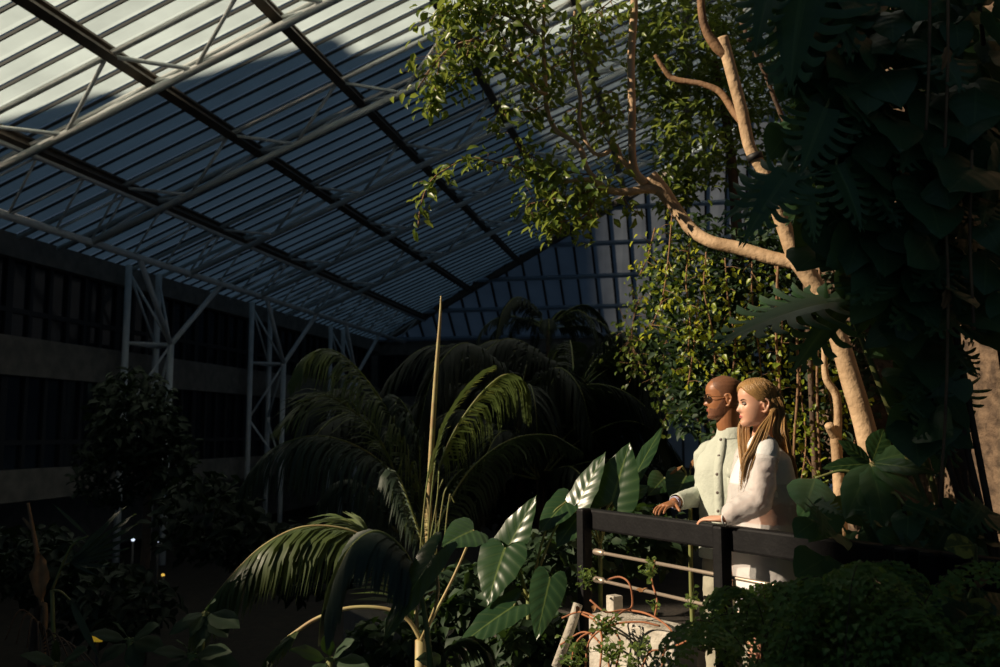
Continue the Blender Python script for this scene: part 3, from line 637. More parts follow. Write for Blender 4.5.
# ---------------------------------------------------------------- split-leaved climbers on the right
def plant(name, label, cat_, root, leaves, m, stem='stem', group=None, sr=.012, crown=None):
    """root: world point on the ground; leaves: list of dicts; each leaf is a part, its stalk a sub-part"""
    t = thing(name, root, label, cat_, group); root = V(root)
    if crown is not None:
        crown = V(crown); mb = MB(); mid = root.lerp(crown, .5)+V((R.uniform(-.05, .05), R.uniform(-.05, .05), 0))
        mb.ctube([(*root, sr*1.3), (*mid, sr*1.15), (*crown, sr)], 8, 8); mb.build('stem', M[stem], t)
    src = crown if crown is not None else root
    for lf in leaves:
        a, b = P(*lf['a']), P(*lf['b']); mb = MB(); k = lf.get('kind', HEART)
        nrm = V(lf.get('n', (0, -.7, .7)))
        if k == 'split': split_leaf(mb, a, b, nrm, lf.get('w', 1), lf.get('nf', 8), lf.get('inner', .30), lf.get('droop', .12), twist=lf.get('tw', 0))
        else: big_leaf(mb, a, b, nrm, lf.get('w', 1), k, lf.get('droop', .12), lf.get('fold', .18), lf.get('ripple', .02), twist=lf.get('tw', 0))
        o = mb.build('leaf', M[lf.get('m', m)], t)
        mb = MB(); mid = (src+a)/2+V((0, 0, .25*(src-a).length*(1 if a.z > src.z else .6)))
        if 'mid' in lf: mid = P(*lf['mid'])
        mb.ctube([(*src, .009), (*mid, .007), (*a, .006)], 8, 6); mb.build('leaf_stalk', M[lf.get('sm', stem)], o)
    return t
SPL = 'split'
plant('monstera', 'monstera with large torn leaves hanging at the top, right of the pale trunk', 'plant', gp(1000, 3.9), [
    dict(a=(808, -28, 3.32), b=(790, 92, 3.25), kind=SPL, w=1.1, n=(-.5, -.7, .5), nf=9),
    dict(a=(775, -30, 3.36), b=(755, 55, 3.32), kind=SPL, w=.8, n=(-.7, -.7, .3), nf=8),
    dict(a=(840, -25, 3.38), b=(850, 60, 3.38), kind=SPL, w=.9, n=(-.2, -.8, .5), nf=8)], 'mons', crown=P(860, -45, 3.9))
plant('monstera', 'monstera with drooping fingered leaves level with the black strap', 'plant', gp(1010, 3.95), [
    dict(a=(800, 168, 3.36), b=(722, 222, 3.32), kind=SPL, w=.85, n=(-.1, -.75, .8), nf=9),
    dict(a=(788, 172, 3.32), b=(742, 245, 3.25), kind=SPL, w=.8, n=(-.2, -.9, .5), nf=9),
    dict(a=(826, 108, 3.38), b=(800, 175, 3.32), kind=SPL, w=1.0, n=(0, -1, .3), nf=8),
    dict(a=(836, 165, 3.38), b=(862, 230, 3.32), kind=SPL, w=.9, n=(.2, -1, .3), nf=8),
    dict(a=(802, 180, 3.32), b=(815, 242, 3.3), kind=SPL, w=.75, n=(.1, -1, .2), nf=8)], 'mons', crown=P(845, 150, 3.9))
plant('monstera', 'monstera with one wide fanned leaf across the pale trunk', 'plant', gp(1020, 3.85), [
    dict(a=(842, 300, 3.75), b=(712, 348, 3.6), kind=SPL, w=.75, n=(0, -.45, .9), nf=10, inner=.26, droop=.2),
    dict(a=(842, 298, 3.75), b=(745, 312, 3.85), kind=SPL, w=.55, n=(0, -.6, .8), nf=9, inner=.26, droop=.16),
    dict(a=(845, 300, 3.75), b=(868, 272, 3.8), kind=LANCE, w=1.6, n=(-.3, -1, .2)),
    dict(a=(846, 305, 3.75), b=(842, 262, 3.8), kind=OVAL, w=.7, n=(.2, -1, .2)),
    dict(a=(842, 305, 3.75), b=(790, 375, 3.65), kind=SPL, w=.7, n=(-.3, -1, .1), nf=7)], 'mons', crown=P(850, 310, 3.85))
plant('monstera', 'low monstera with a bright hand shaped leaf beside the woman back', 'plant', gp(895, 3.95), [
    dict(a=(872, 462, 3.9), b=(884, 428, 3.95), kind=OVAL, w=.85, n=(0, -1, .4), m='phil'),
    dict(a=(872, 462, 3.9), b=(928, 448, 3.9), kind=LANCE, w=1.05, n=(.2, -1, .5)),
    dict(a=(872, 463, 3.9), b=(938, 474, 3.7), kind=LANCE, w=.95, n=(.2, -1, .5), m='phil'),
    dict(a=(872, 464, 3.9), b=(925, 505, 3.65), kind=LANCE, w=.95, n=(.2, -1, .5)),
    dict(a=(870, 463, 3.9), b=(838, 440, 3.9), kind=LANCE, w=1.1, n=(-.3, -1, .5), m='phil'),
    dict(a=(870, 464, 3.9), b=(822, 468, 3.9), kind=LANCE, w=1.0, n=(-.3, -1, .5), m='phil'),
    dict(a=(871, 465, 3.9), b=(885, 530, 3.6), kind=LANCE, w=1.05, n=(0, -1, .5)),
    dict(a=(870, 465, 3.9), b=(845, 520, 3.65), kind=LANCE, w=1.05, n=(-.2, -1, .5)),
    dict(a=(905, 505, 3.6), b=(958, 528, 3.5), kind=SPL, w=.8, n=(0, -.7, .8), nf=7),
    dict(a=(815, 478, 3.9), b=(805, 512, 3.7), kind=OVAL, w=1.0, n=(-.3, -1, .4))], 'mons', crown=P(885, 500, 3.85))
plant('philodendron', 'small plant with one yellow green leaf behind the rail, right of the woman', 'plant', gp(838, 3.95), [
    dict(a=(832, 498, 3.85), b=(826, 532, 3.8), kind=HEART, w=.9, n=(-.3, -1, .3), m='bright'),
    dict(a=(818, 490, 3.9), b=(798, 520, 3.85), kind=LANCE, w=1.6, n=(-.3, -1, .3)),
    dict(a=(842, 505, 3.85), b=(870, 528, 3.75), kind=OVAL, w=1.1, n=(.2, -1, .4))], 'mons', crown=P(836, 500, 3.9))
plant('fan_palm', 'dark fan leaf behind the slanting trunk, top right', 'palm', gp(962, 4.05), [
    dict(a=(930, 48, 4.0), b=(862+i*3, 28+i*9, 3.95+.01*i), kind=LANCE, w=.42, n=(0, -.6, .8), droop=.2) for i in range(8)]+
    [dict(a=(930, 48, 4.0), b=(985-i*2, 14+i*8, 4.0), kind=LANCE, w=.42, n=(0, -.6, .8), droop=.2) for i in range(7)], 'mons', crown=P(940, 80, 4.05))
plant('variegated_creeper', 'yellow striped leaves by the rail end at the lower right', 'plant', gp(985, 3.2), [
    dict(a=(962, 585, 3.0), b=(938, 592, 2.95), kind=OVAL, w=1.0, n=(0, -1, .6)),
    dict(a=(975, 545, 3.0), b=(944, 548, 2.95), kind=OVAL, w=.9, n=(0, -1, .6)),
    dict(a=(968, 600, 3.0), b=(995, 612, 2.95), kind=OVAL, w=.9, n=(0, -1, .6)),
    dict(a=(995, 650, 3.0), b=(1000, 675, 2.9), kind=OVAL, w=1.0, n=(0, -1, .6)),
    dict(a=(975, 588, 3.0), b=(990, 570, 3.0), kind=LANCE, w=1.2, n=(0, -1, .6), m='dry')], 'croton', crown=P(978, 600, 3.1))
# dark curtains of big-leaved climbers that fill the right-hand side
RR = random.Random(11)
def curtain(label, x0, x1, y0, y1, n, d0, d1, px0, m='mons', size=(26, 46)):
    root = gp(px0, (d0+d1)/2+.1)
    t = thing('climbing_plant', root, label, 'plant', 'dark climbers on the right bank'); top = P((x0+x1)/2, y0, (d0+d1)/2+.1)
    mb = MB(); cpts = [(*root, .016), (*V(root).lerp(top, .5), .013), (*top, .009)]; mb.ctube(cpts, 8, 7); mb.build('stem', M['darkbark'], t)
    mb = MB()
    for i in range(n):
        x, y, d = RR.uniform(x0, x1), RR.uniform(y0, y1), RR.uniform(d0, d1); L = RR.uniform(*size); an = RR.uniform(.15*3.14, .85*3.14)
        a = P(x, y, d); b = P(x+L*math.cos(an), y+L*math.sin(an), d+RR.uniform(-.18, .05)); k = RR.random(); nr = V((RR.gauss(0, .4), -1, RR.uniform(.1, .9)))
        if k < .3: split_leaf(mb, a, b, nr, RR.uniform(.8, 1.1), 6)
        elif k < .75: big_leaf(mb, a, b, nr, RR.uniform(.8, 1.1), HEART, .15, .15, .02, ns=2)
        else: big_leaf(mb, a, b, nr, RR.uniform(.9, 1.3), OVAL, .15, .15, .02, ns=2)
    mb.build('foliage', M[m], t); return t
curtain('dark broad leaved climber hanging in the top right corner', 925, 1025, -40, 170, 110, 3.4, 4.0, 1035)
curtain('dark broad leaved climber between slanting trunk and torn monstera leaves', 850, 925, -20, 180, 80, 3.4, 3.8, 1025)
curtain('dark climber right of the fig tree fork', 862, 930, 150, 330, 80, 3.4, 3.8, 1032)
curtain('dark climber above the pebble faced pillar', 920, 1025, 150, 315, 120, 3.3, 4.0, 1040)
curtain('dark climber covering the bank left of the pebble faced pillar', 898, 958, 330, 440, 60, 3.5, 3.9, 945)
curtain('dark climber low behind the right end of the rail', 815, 990, 500, 600, 90, 3.5, 3.9, 930, size=(20, 38))
curtain('dark climber in the lower right corner beyond the rail end', 925, 1010, 585, 670, 40, 3.05, 3.3, 1030, size=(22, 38))
curtain('dark climber high above the fig tree fork', 785, 850, -20, 150, 75, 3.6, 3.85, 1028)
curtain('dark climber right of the strap on the pale trunk', 812, 862, 90, 250, 60, 3.5, 3.85, 1030)
for k, (l, lab) in enumerate((([(930, -20, 3.3), (929, 60, 3.3), (926, 130, 3.3)], 'long thin vine stem hanging at the top right'), ([(948, -20, 3.3), (948, 40, 3.3), (947, 90, 3.3), (943, 200, 3.35)], 'vine stem with a withered leaf, top right'), ([(943, 190, 3.3), (948, 280, 3.3), (946, 400, 3.35), (940, 500, 3.4)], 'brown vine stem hanging in front of the pillar'), ([(972, 150, 3.3), (970, 240, 3.3), (974, 330, 3.3)], 'faint vine stem above the pebble faced pillar'))):
    t = thing('hanging_vine', P(*l[0]), lab, 'vine', 'thin hanging vine stems'); mb = MB(); mb.tube(cat(pxpath(l), 6), .006, 6); mb.build('stem', M['bark2'], t)
    if k in (1, 2):
        mb = MB(); q = l[1]; big_leaf(mb, P(q[0], q[1]+5, q[2]), P(q[0]-6, q[1]+30, q[2]), (.4, -1, .1), .6, OVAL, .3, .5, .05); mb.build('dry_leaf', M['dry'], t)
# ---------------------------------------------------------------- palms
def palm(label, root, crown, fronds, m='palm_dark', group='palms', name='palm', trunk_r=.07, trunk_m='darkbark'):
    t = thing(name, root, label, 'palm', group); root = V(root); crown = V(crown)
    mb = MB(); mb.ctube([(*root, trunk_r), (*root.lerp(crown, .5), trunk_r*.85), (*crown, trunk_r*.5)], 6, 9); mb.build('trunk', M[trunk_m], t)
    for f in fronds:
        pts = pxpath(f['p']) if 'p' in f else f['pts']; pts = [tuple(crown)]+pts if f.get('root', True) else pts
        mb = MB(); frond(mb, pts, f.get('ll', .5), f.get('n', 60), f.get('hang', .8), f.get('spread', .7), f.get('w', .028), 0, f.get('start', .15), f.get('prof'), f.get('jit', .08), f.get('fwd', .55), f.get('sides', (1, -1)))
        o = mb.build('frond', M[f.get('m', m)], t)
        mb = MB(); c = cat(pts, 8); mb.tube(c, [f.get('rr', .014)*(1-.85*i/len(c)) for i in range(len(c))], 6); mb.build('rachis', M[f.get('rm', 'stem')], o)
    return t
palm('feathery palm arching left in front of the lattice column', gp(425, 8.9, -2.25), P(424, 545, 8.9), [
    dict(p=[(412, 480, 8.8), (392, 420, 8.7), (362, 374, 8.6), (332, 350, 8.5), (306, 356, 8.4), (290, 380, 8.35)], ll=.62, n=110, hang=.85, spread=.5, w=.02, m='palm', start=.1),
    dict(p=[(405, 500, 8.7), (380, 440, 8.6), (350, 408, 8.5), (322, 396, 8.4), (296, 410, 8.3), (276, 430, 8.3)], ll=.55, n=70, hang=.45, spread=.6, w=.02, m='palm', jit=.2),
    dict(p=[(412, 520, 8.5), (388, 470, 8.4), (352, 444, 8.3), (310, 436, 8.2), (268, 452, 8.2), (240, 488, 8.2)], ll=.75, n=130, hang=.92, spread=.45, w=.02, fwd=.3),
    dict(p=[(420, 500, 8.8), (418, 440, 8.8), (400, 400, 8.8), (375, 400, 8.7)], ll=.5, n=60, hang=.8, spread=.5),
    dict(p=[(395, 530, 8.7), (370, 490, 8.6), (345, 480, 8.6), (320, 500, 8.6)], ll=.6, n=60, hang=.85, spread=.5),
    dict(p=[(440, 500, 9.0), (462, 470, 9.1), (480, 480, 9.2)], ll=.5, n=40, hang=.8, spread=.5)])
def wide(t): return (.55+.45*math.sin(math.pi*t))
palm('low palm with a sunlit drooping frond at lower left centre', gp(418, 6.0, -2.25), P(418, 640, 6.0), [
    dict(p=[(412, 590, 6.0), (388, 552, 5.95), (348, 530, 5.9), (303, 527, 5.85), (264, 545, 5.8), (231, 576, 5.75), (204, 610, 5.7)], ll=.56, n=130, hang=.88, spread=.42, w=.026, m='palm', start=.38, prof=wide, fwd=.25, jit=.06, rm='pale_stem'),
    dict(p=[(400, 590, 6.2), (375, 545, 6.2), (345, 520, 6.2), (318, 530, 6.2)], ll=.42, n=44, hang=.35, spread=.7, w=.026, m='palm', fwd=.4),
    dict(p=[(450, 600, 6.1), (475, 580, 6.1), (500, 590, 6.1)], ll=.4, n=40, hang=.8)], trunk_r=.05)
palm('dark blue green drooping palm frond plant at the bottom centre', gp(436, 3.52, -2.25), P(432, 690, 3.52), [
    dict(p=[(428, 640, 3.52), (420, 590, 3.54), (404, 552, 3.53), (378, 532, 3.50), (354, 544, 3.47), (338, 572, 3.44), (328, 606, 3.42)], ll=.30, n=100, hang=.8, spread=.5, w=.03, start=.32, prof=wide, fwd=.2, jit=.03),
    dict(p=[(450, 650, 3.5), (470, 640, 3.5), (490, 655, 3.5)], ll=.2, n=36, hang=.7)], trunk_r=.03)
pp = palm('palm with a tall bare spear shoot and a sunlit ribbed frond at centre', gp(428, 7.4, -2.25), P(428, 560, 7.4), [
    dict(p=[(426, 520, 7.4), (430, 475, 7.4), (442, 430, 7.4), (460, 396, 7.4), (478, 376, 7.4), (492, 367, 7.4)], ll=.30, n=64, hang=.25, spread=.9, w=.024, m='palm', start=.3, fwd=.25, rm='pale_stem', jit=.04),
    dict(p=[(424, 530, 8.0), (432, 490, 8.3), (450, 440, 8.4), (474, 402, 8.4), (498, 378, 8.4), (512, 376, 8.4), (522, 392, 8.4), (530, 412, 8.4)], ll=.55, n=90, hang=.95, spread=.35, w=.02, m='palm', start=.3),
    dict(p=[(440, 520, 7.9), (470, 470, 8.5), (510, 440, 8.8), (550, 435, 8.9), (580, 450, 8.9)], ll=.45, n=60, hang=.8, m='palm_dark'),
    dict(p=[(415, 520, 7.4), (400, 480, 7.4), (390, 470, 7.4)], ll=.35, n=40, hang=.8, m='palm_dark')])
mb = MB(); mb.ctube(pxpath([(428, 560, 7.4, 6), (430, 480, 7.38, 6), (435, 390, 7.36, 5), (440, 320, 7.34, 3), (441, 296, 7.34, 1.5)]), 6, 8); mb.build('spear_shoot', M['pale_stem'], pp)['label'] = 'tall straight unopened shoot'
for i in range(7):
    mb = MB(); x = 421+i*4; mb.tube(cat(pxpath([(x, 640, 7.2), (x+3*(i % 2)-1, 560, 7.2), (x+4+2*(i % 3), 500, 7.2), (x+10, 455+8*i, 7.2)]), 6), .006, 5); mb.build('fibre', M['stem'], pp)
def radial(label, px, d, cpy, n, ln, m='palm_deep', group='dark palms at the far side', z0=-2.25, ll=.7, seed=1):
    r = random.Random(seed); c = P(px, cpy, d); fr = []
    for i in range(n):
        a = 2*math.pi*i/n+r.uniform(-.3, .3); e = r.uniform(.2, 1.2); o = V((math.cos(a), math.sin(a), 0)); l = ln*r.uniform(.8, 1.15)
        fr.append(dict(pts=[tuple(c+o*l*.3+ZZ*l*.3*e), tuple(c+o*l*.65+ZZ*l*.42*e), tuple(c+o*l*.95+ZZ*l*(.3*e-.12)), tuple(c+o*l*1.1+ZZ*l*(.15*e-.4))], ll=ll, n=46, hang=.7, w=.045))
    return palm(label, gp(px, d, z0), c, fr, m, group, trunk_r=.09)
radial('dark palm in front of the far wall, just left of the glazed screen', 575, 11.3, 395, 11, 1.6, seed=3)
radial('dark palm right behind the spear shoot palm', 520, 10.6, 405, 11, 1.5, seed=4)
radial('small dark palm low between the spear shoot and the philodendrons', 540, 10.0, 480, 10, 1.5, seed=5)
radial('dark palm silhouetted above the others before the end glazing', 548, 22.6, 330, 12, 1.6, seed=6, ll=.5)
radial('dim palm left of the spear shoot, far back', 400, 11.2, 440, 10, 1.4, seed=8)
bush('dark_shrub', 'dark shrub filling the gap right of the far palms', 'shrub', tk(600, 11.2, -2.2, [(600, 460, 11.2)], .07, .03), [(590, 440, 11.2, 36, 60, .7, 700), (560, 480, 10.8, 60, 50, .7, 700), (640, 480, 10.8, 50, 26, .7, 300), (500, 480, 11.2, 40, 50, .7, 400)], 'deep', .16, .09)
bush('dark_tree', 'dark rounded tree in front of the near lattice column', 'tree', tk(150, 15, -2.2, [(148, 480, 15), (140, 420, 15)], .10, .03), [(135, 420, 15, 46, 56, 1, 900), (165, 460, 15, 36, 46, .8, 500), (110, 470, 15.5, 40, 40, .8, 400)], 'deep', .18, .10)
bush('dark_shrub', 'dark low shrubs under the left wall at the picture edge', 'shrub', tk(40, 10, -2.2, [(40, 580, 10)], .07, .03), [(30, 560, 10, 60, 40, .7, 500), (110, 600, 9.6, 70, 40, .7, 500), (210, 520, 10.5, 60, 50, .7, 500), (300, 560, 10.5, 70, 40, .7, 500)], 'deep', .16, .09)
# left fan palm, dry stalk plant
root = gp(92, 5.6, -2.25)
plant('fan_palm', 'dim fan palm with folded grey green blades at the lower left', 'palm', root, [dict(a=(70, 563, 5.6), b=(x, y, 5.55), kind=LANCE, w=.26, n=(0, -.8, .6), droop=.06, fold=.5) for x, y in ((136, 514), (138, 524), (136, 536), (130, 548), (122, 556), (112, 567), (98, 576), (126, 506))]+
    [dict(a=(88, 536, 5.6), b=(52, 503, 5.55), kind=LANCE, w=.2, n=(0, -.8, .6)), dict(a=(70, 600, 5.6), b=(100, 660, 5.5), kind=LANCE, w=.3, n=(0, -.8, .6))], 'palm_dark', crown=P(52, 590, 5.6))
dp = thing('dry_plant', gp(42, 5.2, -2.25), 'withered brown stalk with a hanging dry sheath, far lower left', 'plant'); q0 = V(gp(42, 5.2, -2.25))
mb = MB(); mb.ctube([(*q0, .02)]+pxpath([(43, 660, 5.2, 5), (41, 600, 5.2, 5), (37, 555, 5.2, 5), (33, 530, 5.2, 4), (28, 503, 5.2, 3)]), 6, 8); mb.build('stalk', M['bark2'], dp)
mb = MB(); mb.ctube(pxpath([(32, 530, 5.2, 3), (26, 522, 5.2, 3), (23, 518, 5.2, 2)]), 4, 6); mb.build('side_shoot', M['bark2'], dp)
mb = MB(); big_leaf(mb, P(40, 553, 5.2), P(41, 602, 5.15), (.2, -1, 0), .5, OVAL, .2, .6, .08); mb.build('dry_sheath', M['dry'], dp)
mb = MB()
for i in range(10): mb.tube(cat(pxpath([(42, 625+i*3, 5.2), (20+i*6, 610+i*4, 5.1), (5+i*11, 640+i*4, 5.05)]), 5), .005, 5)
mb.build('root_fibre', M['darkbark'], dp)
# rosettes at the bottom left
def rosette(label, px, py, d, leaves, root, m='dark', name='rubber_plant'):
    return plant(name, label, 'plant', root, [dict(a=(px+(x-px)*.12, py+(y-py)*.12, d), b=(x, y, d-.12), kind=OVAL, w=w, n=(0, -.7, .8), droop=.2) for x, y, w in leaves], m, crown=P(px, py+2, d), group='broad leaved rosettes at the bottom left')
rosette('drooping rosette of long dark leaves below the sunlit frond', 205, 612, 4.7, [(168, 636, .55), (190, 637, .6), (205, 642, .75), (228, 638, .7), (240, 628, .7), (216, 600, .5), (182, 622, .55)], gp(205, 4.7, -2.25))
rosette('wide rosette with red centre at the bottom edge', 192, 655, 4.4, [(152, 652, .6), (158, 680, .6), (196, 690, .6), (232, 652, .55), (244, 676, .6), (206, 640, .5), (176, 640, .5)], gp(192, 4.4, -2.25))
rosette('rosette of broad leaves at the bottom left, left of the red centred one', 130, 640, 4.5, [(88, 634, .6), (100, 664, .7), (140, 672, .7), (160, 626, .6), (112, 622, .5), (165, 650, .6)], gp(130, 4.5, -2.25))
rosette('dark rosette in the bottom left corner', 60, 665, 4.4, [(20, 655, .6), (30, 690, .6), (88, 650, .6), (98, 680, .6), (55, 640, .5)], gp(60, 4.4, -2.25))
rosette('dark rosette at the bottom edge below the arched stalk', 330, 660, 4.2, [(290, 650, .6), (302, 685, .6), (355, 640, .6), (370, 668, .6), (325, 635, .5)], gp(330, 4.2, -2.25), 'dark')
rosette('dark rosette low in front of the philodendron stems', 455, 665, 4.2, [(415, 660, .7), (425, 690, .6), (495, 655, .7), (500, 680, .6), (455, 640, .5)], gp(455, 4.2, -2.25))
# ---------------------------------------------------------------- philodendrons in the middle
pr = gp(424, 4.75, -2.25)
ph = plant('philodendron', 'philodendron with one long dark leaf and an arched pale stalk', 'plant', pr, [
    dict(a=(434, 556, 3.42), b=(381, 645, 3.38), kind=ARROW, w=.52, n=(-.6, -1, .5), droop=.12, sm='pale_stem', mid=(437, 600, 3.6)),
    dict(a=(474, 530, 4.85), b=(441, 547, 4.75), kind=HEART, w=1.15, n=(0, -.6, .8), mid=(452, 580, 4.85))], 'phil', crown=P(421, 640, 4.72), stem='pale_stem', sr=.03)
mb = MB(); mb.ctube([(*P(421, 640, 4.72), .012)]+pxpath([(408, 620, 4.72, 4), (386, 609, 4.72, 4), (350, 608, 4.72, 4), (318, 618, 4.72, 4), (296, 632, 4.72, 4), (282, 643, 4.72, 5)]), 6, 8); mb.build('arched_stalk', M['pale_stem'], ph)['label'] = 'pale arching stalk curving left'
mb = MB(); frond(mb, pxpath([(300, 629, 4.72), (285, 640, 4.7), (270, 655, 4.7), (262, 672, 4.7)]), .16, 30, .7, .6, .03, 0, .05); mb.tube(cat(pxpath([(300, 629, 4.72), (285, 640, 4.7), (270, 655, 4.7), (262, 672, 4.7)]), 6), .005, 5); mb.build('frond_tip', M['palm'], ph)
plant('philodendron', 'glossy philodendron with the largest sunlit leaf at bottom centre', 'plant', gp(515, 5.35, -2.25), [
    dict(a=(505, 548, 5.25), b=(487, 607, 5.1), kind=HEART, w=.82, n=(-.35, -.9, .45), droop=.10, ripple=.03),
    dict(a=(503, 558, 5.3), b=(537, 495, 5.3), kind=ARROW, w=.75, n=(-.5, -.9, .2), droop=.10),
    dict(a=(550, 578, 5.1), b=(536, 641, 5.0), kind=HEART, w=.58, n=(-.1, -1, .2), droop=.08),
    dict(a=(514, 606, 5.1), b=(456, 649, 5.0), kind=ARROW, w=.72, n=(-.1, -.7, .8)),
    dict(a=(568, 500, 5.4), b=(538, 534, 5.3), kind=ARROW, w=1.0, n=(-.2, -.7, .7)),
    dict(a=(585, 508, 5.4), b=(556, 548, 5.3), kind=HEART, w=.8, n=(-.2, -.8, .6))], 'phil', crown=P(528, 600, 5.3))
plant('philodendron', 'philodendron with upright leaves left of the rail post', 'plant', gp(590, 5.35, -2.25), [
    dict(a=(578, 503, 5.35), b=(606, 451, 5.4), kind=ARROW, w=.72, n=(-.7, -.8, .1), droop=.05),
    dict(a=(612, 502, 5.35), b=(630, 442, 5.4), kind=HEART, w=.80, n=(-.4, -.9, .2), droop=.05),
    dict(a=(600, 505, 5.4), b=(618, 462, 5.5), kind=LANCE, w=.9, n=(-.5, -.9, .1)),
    dict(a=(626, 495, 5.4), b=(664, 425, 5.6), kind=LANCE, w=.55, n=(-.6, -.9, .1)),
    dict(a=(622, 500, 5.4), b=(650, 486, 5.4), kind=OVAL, w=.8, n=(-.2, -.8, .6)),
    dict(a=(560, 515, 5.4), b=(578, 540, 5.35), kind=HEART, w=.9, n=(-.1, -.8, .6))], 'phil', crown=P(600, 545, 5.4))
plant('philodendron', 'heart leaved plant behind the man outstretched arm', 'plant', gp(690, 5.6, 0), [
    dict(a=(686, 476, 5.5), b=(672, 506, 5.4), kind=HEART, w=1.0, n=(-.2, -1, .3)),
    dict(a=(664, 478, 5.6), b=(648, 496, 5.5), kind=HEART, w=.9, n=(-.2, -1, .3)),
    dict(a=(690, 470, 5.55), b=(694, 458, 5.55), kind=LANCE, w=.8, n=(-.4, -1, .1), m='dry'),
    dict(a=(682, 466, 5.5), b=(668, 476, 5.5), kind=LANCE, w=.5, n=(-.2, -1, .4), m='dry')], 'phil', crown=P(690, 500, 5.55))
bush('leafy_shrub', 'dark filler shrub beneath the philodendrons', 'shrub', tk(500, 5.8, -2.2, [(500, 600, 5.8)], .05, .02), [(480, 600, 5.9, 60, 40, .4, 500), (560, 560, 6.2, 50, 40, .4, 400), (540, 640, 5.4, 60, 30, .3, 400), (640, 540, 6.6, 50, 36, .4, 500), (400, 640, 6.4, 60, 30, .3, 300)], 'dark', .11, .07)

# ---------------------------------------------------------------- railing and parapet
def rl(s): return RA+RD*s
rail = thing('railing', rl(0), 'black timber railing with metal rods in front of the couple', 'railing')
LEN = (RB-RA).length
mb = MB(); mb.box(rl(LEN/2+.35)+ZZ*1.043, RD*(LEN/2+.42), RN*.032, ZZ*.057); mb.build('top_rail', M['black'], rail, smooth=False, bevel=.012)
ps = []
for px in (592, 730, 913, 938):       # posts where the rail line meets these sight lines
    r = ray(px, 520); k = r.x/r.y; s = (k*RA.y-RA.x)/(RD.x-k*RD.y); ps.append(s)
for s in ps:
    mb = MB(); mb.box(rl(s)-RN*.055+ZZ*.405, RD*.032, RN*.035, ZZ*.70); mb.build('post', M['black'], rail, smooth=False, bevel=.014)
for z in (.87, .72):
    mb = MB(); mb.tube([rl(ps[0]+.03)-RN*.02+ZZ*z, rl(ps[3])-RN*.02+ZZ*z], .0095, 8); o = mb.build('rod', M['rod'], rail)
    mb = MB(); mb.tube([rl(ps[0]+.035)-RN*.02+ZZ*z, rl(ps[0]+.06)-RN*.02+ZZ*z, rl(ps[0]+.12)-RN*.02+ZZ*z, rl(ps[0]+.14)-RN*.02+ZZ*z], [.012, .018, .018, .010], 12); mb.build('rod_fitting', M['rod'], o)
A, B_, C_ = PZ(588, 614, .66), PZ(674, 634, .66), PZ(698, 627, .66)
mb = MB(); dv = (C_-B_)
mb.prism([A, B_, B_+dv, A+dv], (0, 0, -2.9)); o = mb.build('concrete_planter', M['parapet'], smooth=False, bevel=.012); tag(o, 'pale concrete planter block overgrown with rust coloured stems', 'planter')
mb = MB(); a2 = PZ(597, 604, .72); mb.box(A.lerp(B_, .12)+dv*.7+ZZ*.03, RD*.03, RN*.03, ZZ*.05); mb.build('corner_stub', M['parapet'], o, smooth=False, bevel=.006)
mb = MB(); mb.tube(pxpath([(556, 667, 4.6), (572, 624, 4.6), (578, 604, 4.6)]), .024, 10); tag(mb.build('pale_pipe', M['parapet']), 'short pale slanting pipe left of the concrete planter', 'pipe')
# trailing plant over the planter
tp_ = thing('trailing_plant', P(612, 640, 4.15), 'trailing plant with bare rust stems and small green leaves over the planter', 'plant')
r = random.Random(5)
stl = [[(570, 668, 4.2), (578, 640, 4.2), (600, 628, 4.2), (622, 612, 4.25), (632, 606, 4.3), (630, 585, 4.3), (620, 577, 4.35), (606, 580, 4.4)], [(590, 600, 4.35), (606, 612, 4.3), (625, 610, 4.3), (650, 615, 4.2), (672, 632, 4.05), (664, 652, 3.95), (662, 670, 3.9)],
       [(655, 560, 4.25), (652, 580, 4.25), (657, 600, 4.2), (655, 616, 4.15)], [(585, 670, 4.1), (590, 640, 4.15), (612, 625, 4.15), (640, 622, 4.1), (660, 626, 4.05)], [(560, 645, 4.3), (585, 632, 4.25), (605, 650, 4.1), (610, 672, 4.0)],
       [(640, 672, 3.95), (650, 652, 3.98), (665, 650, 3.95), (690, 640, 3.9)], [(562, 618, 4.4), (580, 612, 4.35), (600, 620, 4.25), (620, 640, 4.1), (616, 668, 4.0)], [(600, 668, 4.05), (602, 640, 4.12), (596, 622, 4.2), (582, 614, 4.3)]]
for l in stl:
    mb = MB(); mb.tube(cat(pxpath(l), 6), .0048, 6); mb.build('stem', M['red_stem'], tp_)
for (px, py, d, rx, ry, n) in ((586, 576, 4.4, 8, 9, 34), (650, 570, 4.25, 7, 12, 46), (655, 606, 4.2, 8, 5, 16), (606, 626, 4.15, 14, 14, 70), (612, 652, 4.05, 14, 12, 60), (580, 648, 4.15, 12, 10, 46), (640, 645, 4.0, 10, 8, 26), (572, 662, 4.1, 12, 8, 36), (690, 600, 4.0, 6, 12, 20), (636, 662, 3.95, 14, 8, 26)):
    mb = MB()
    for i in range(n):
        q = P(px+r.gauss(0, rx*.55), py+r.gauss(0, ry*.55), d+r.gauss(0, .03)); mb.tube([P(px, py+ry*.6, d), q+V((0, 0, .001))], .0011, 3)
        small_leaf(mb, q, rdir(0, r), rnorm(r), r.uniform(.018, .034), r.uniform(.016, .028))
    mb.build('leaf_cluster', M['bright'], tp_)
mb = MB()
for (px, py, d) in ((643, 592, 4.2), (648, 588, 4.2), (594, 605, 4.3), (578, 606, 4.35)): small_leaf(mb, P(px, py, d), rdir(.7, r), rnorm(r), .035, .026)
mb.build('withered_leaf', M['dry'], tp_)
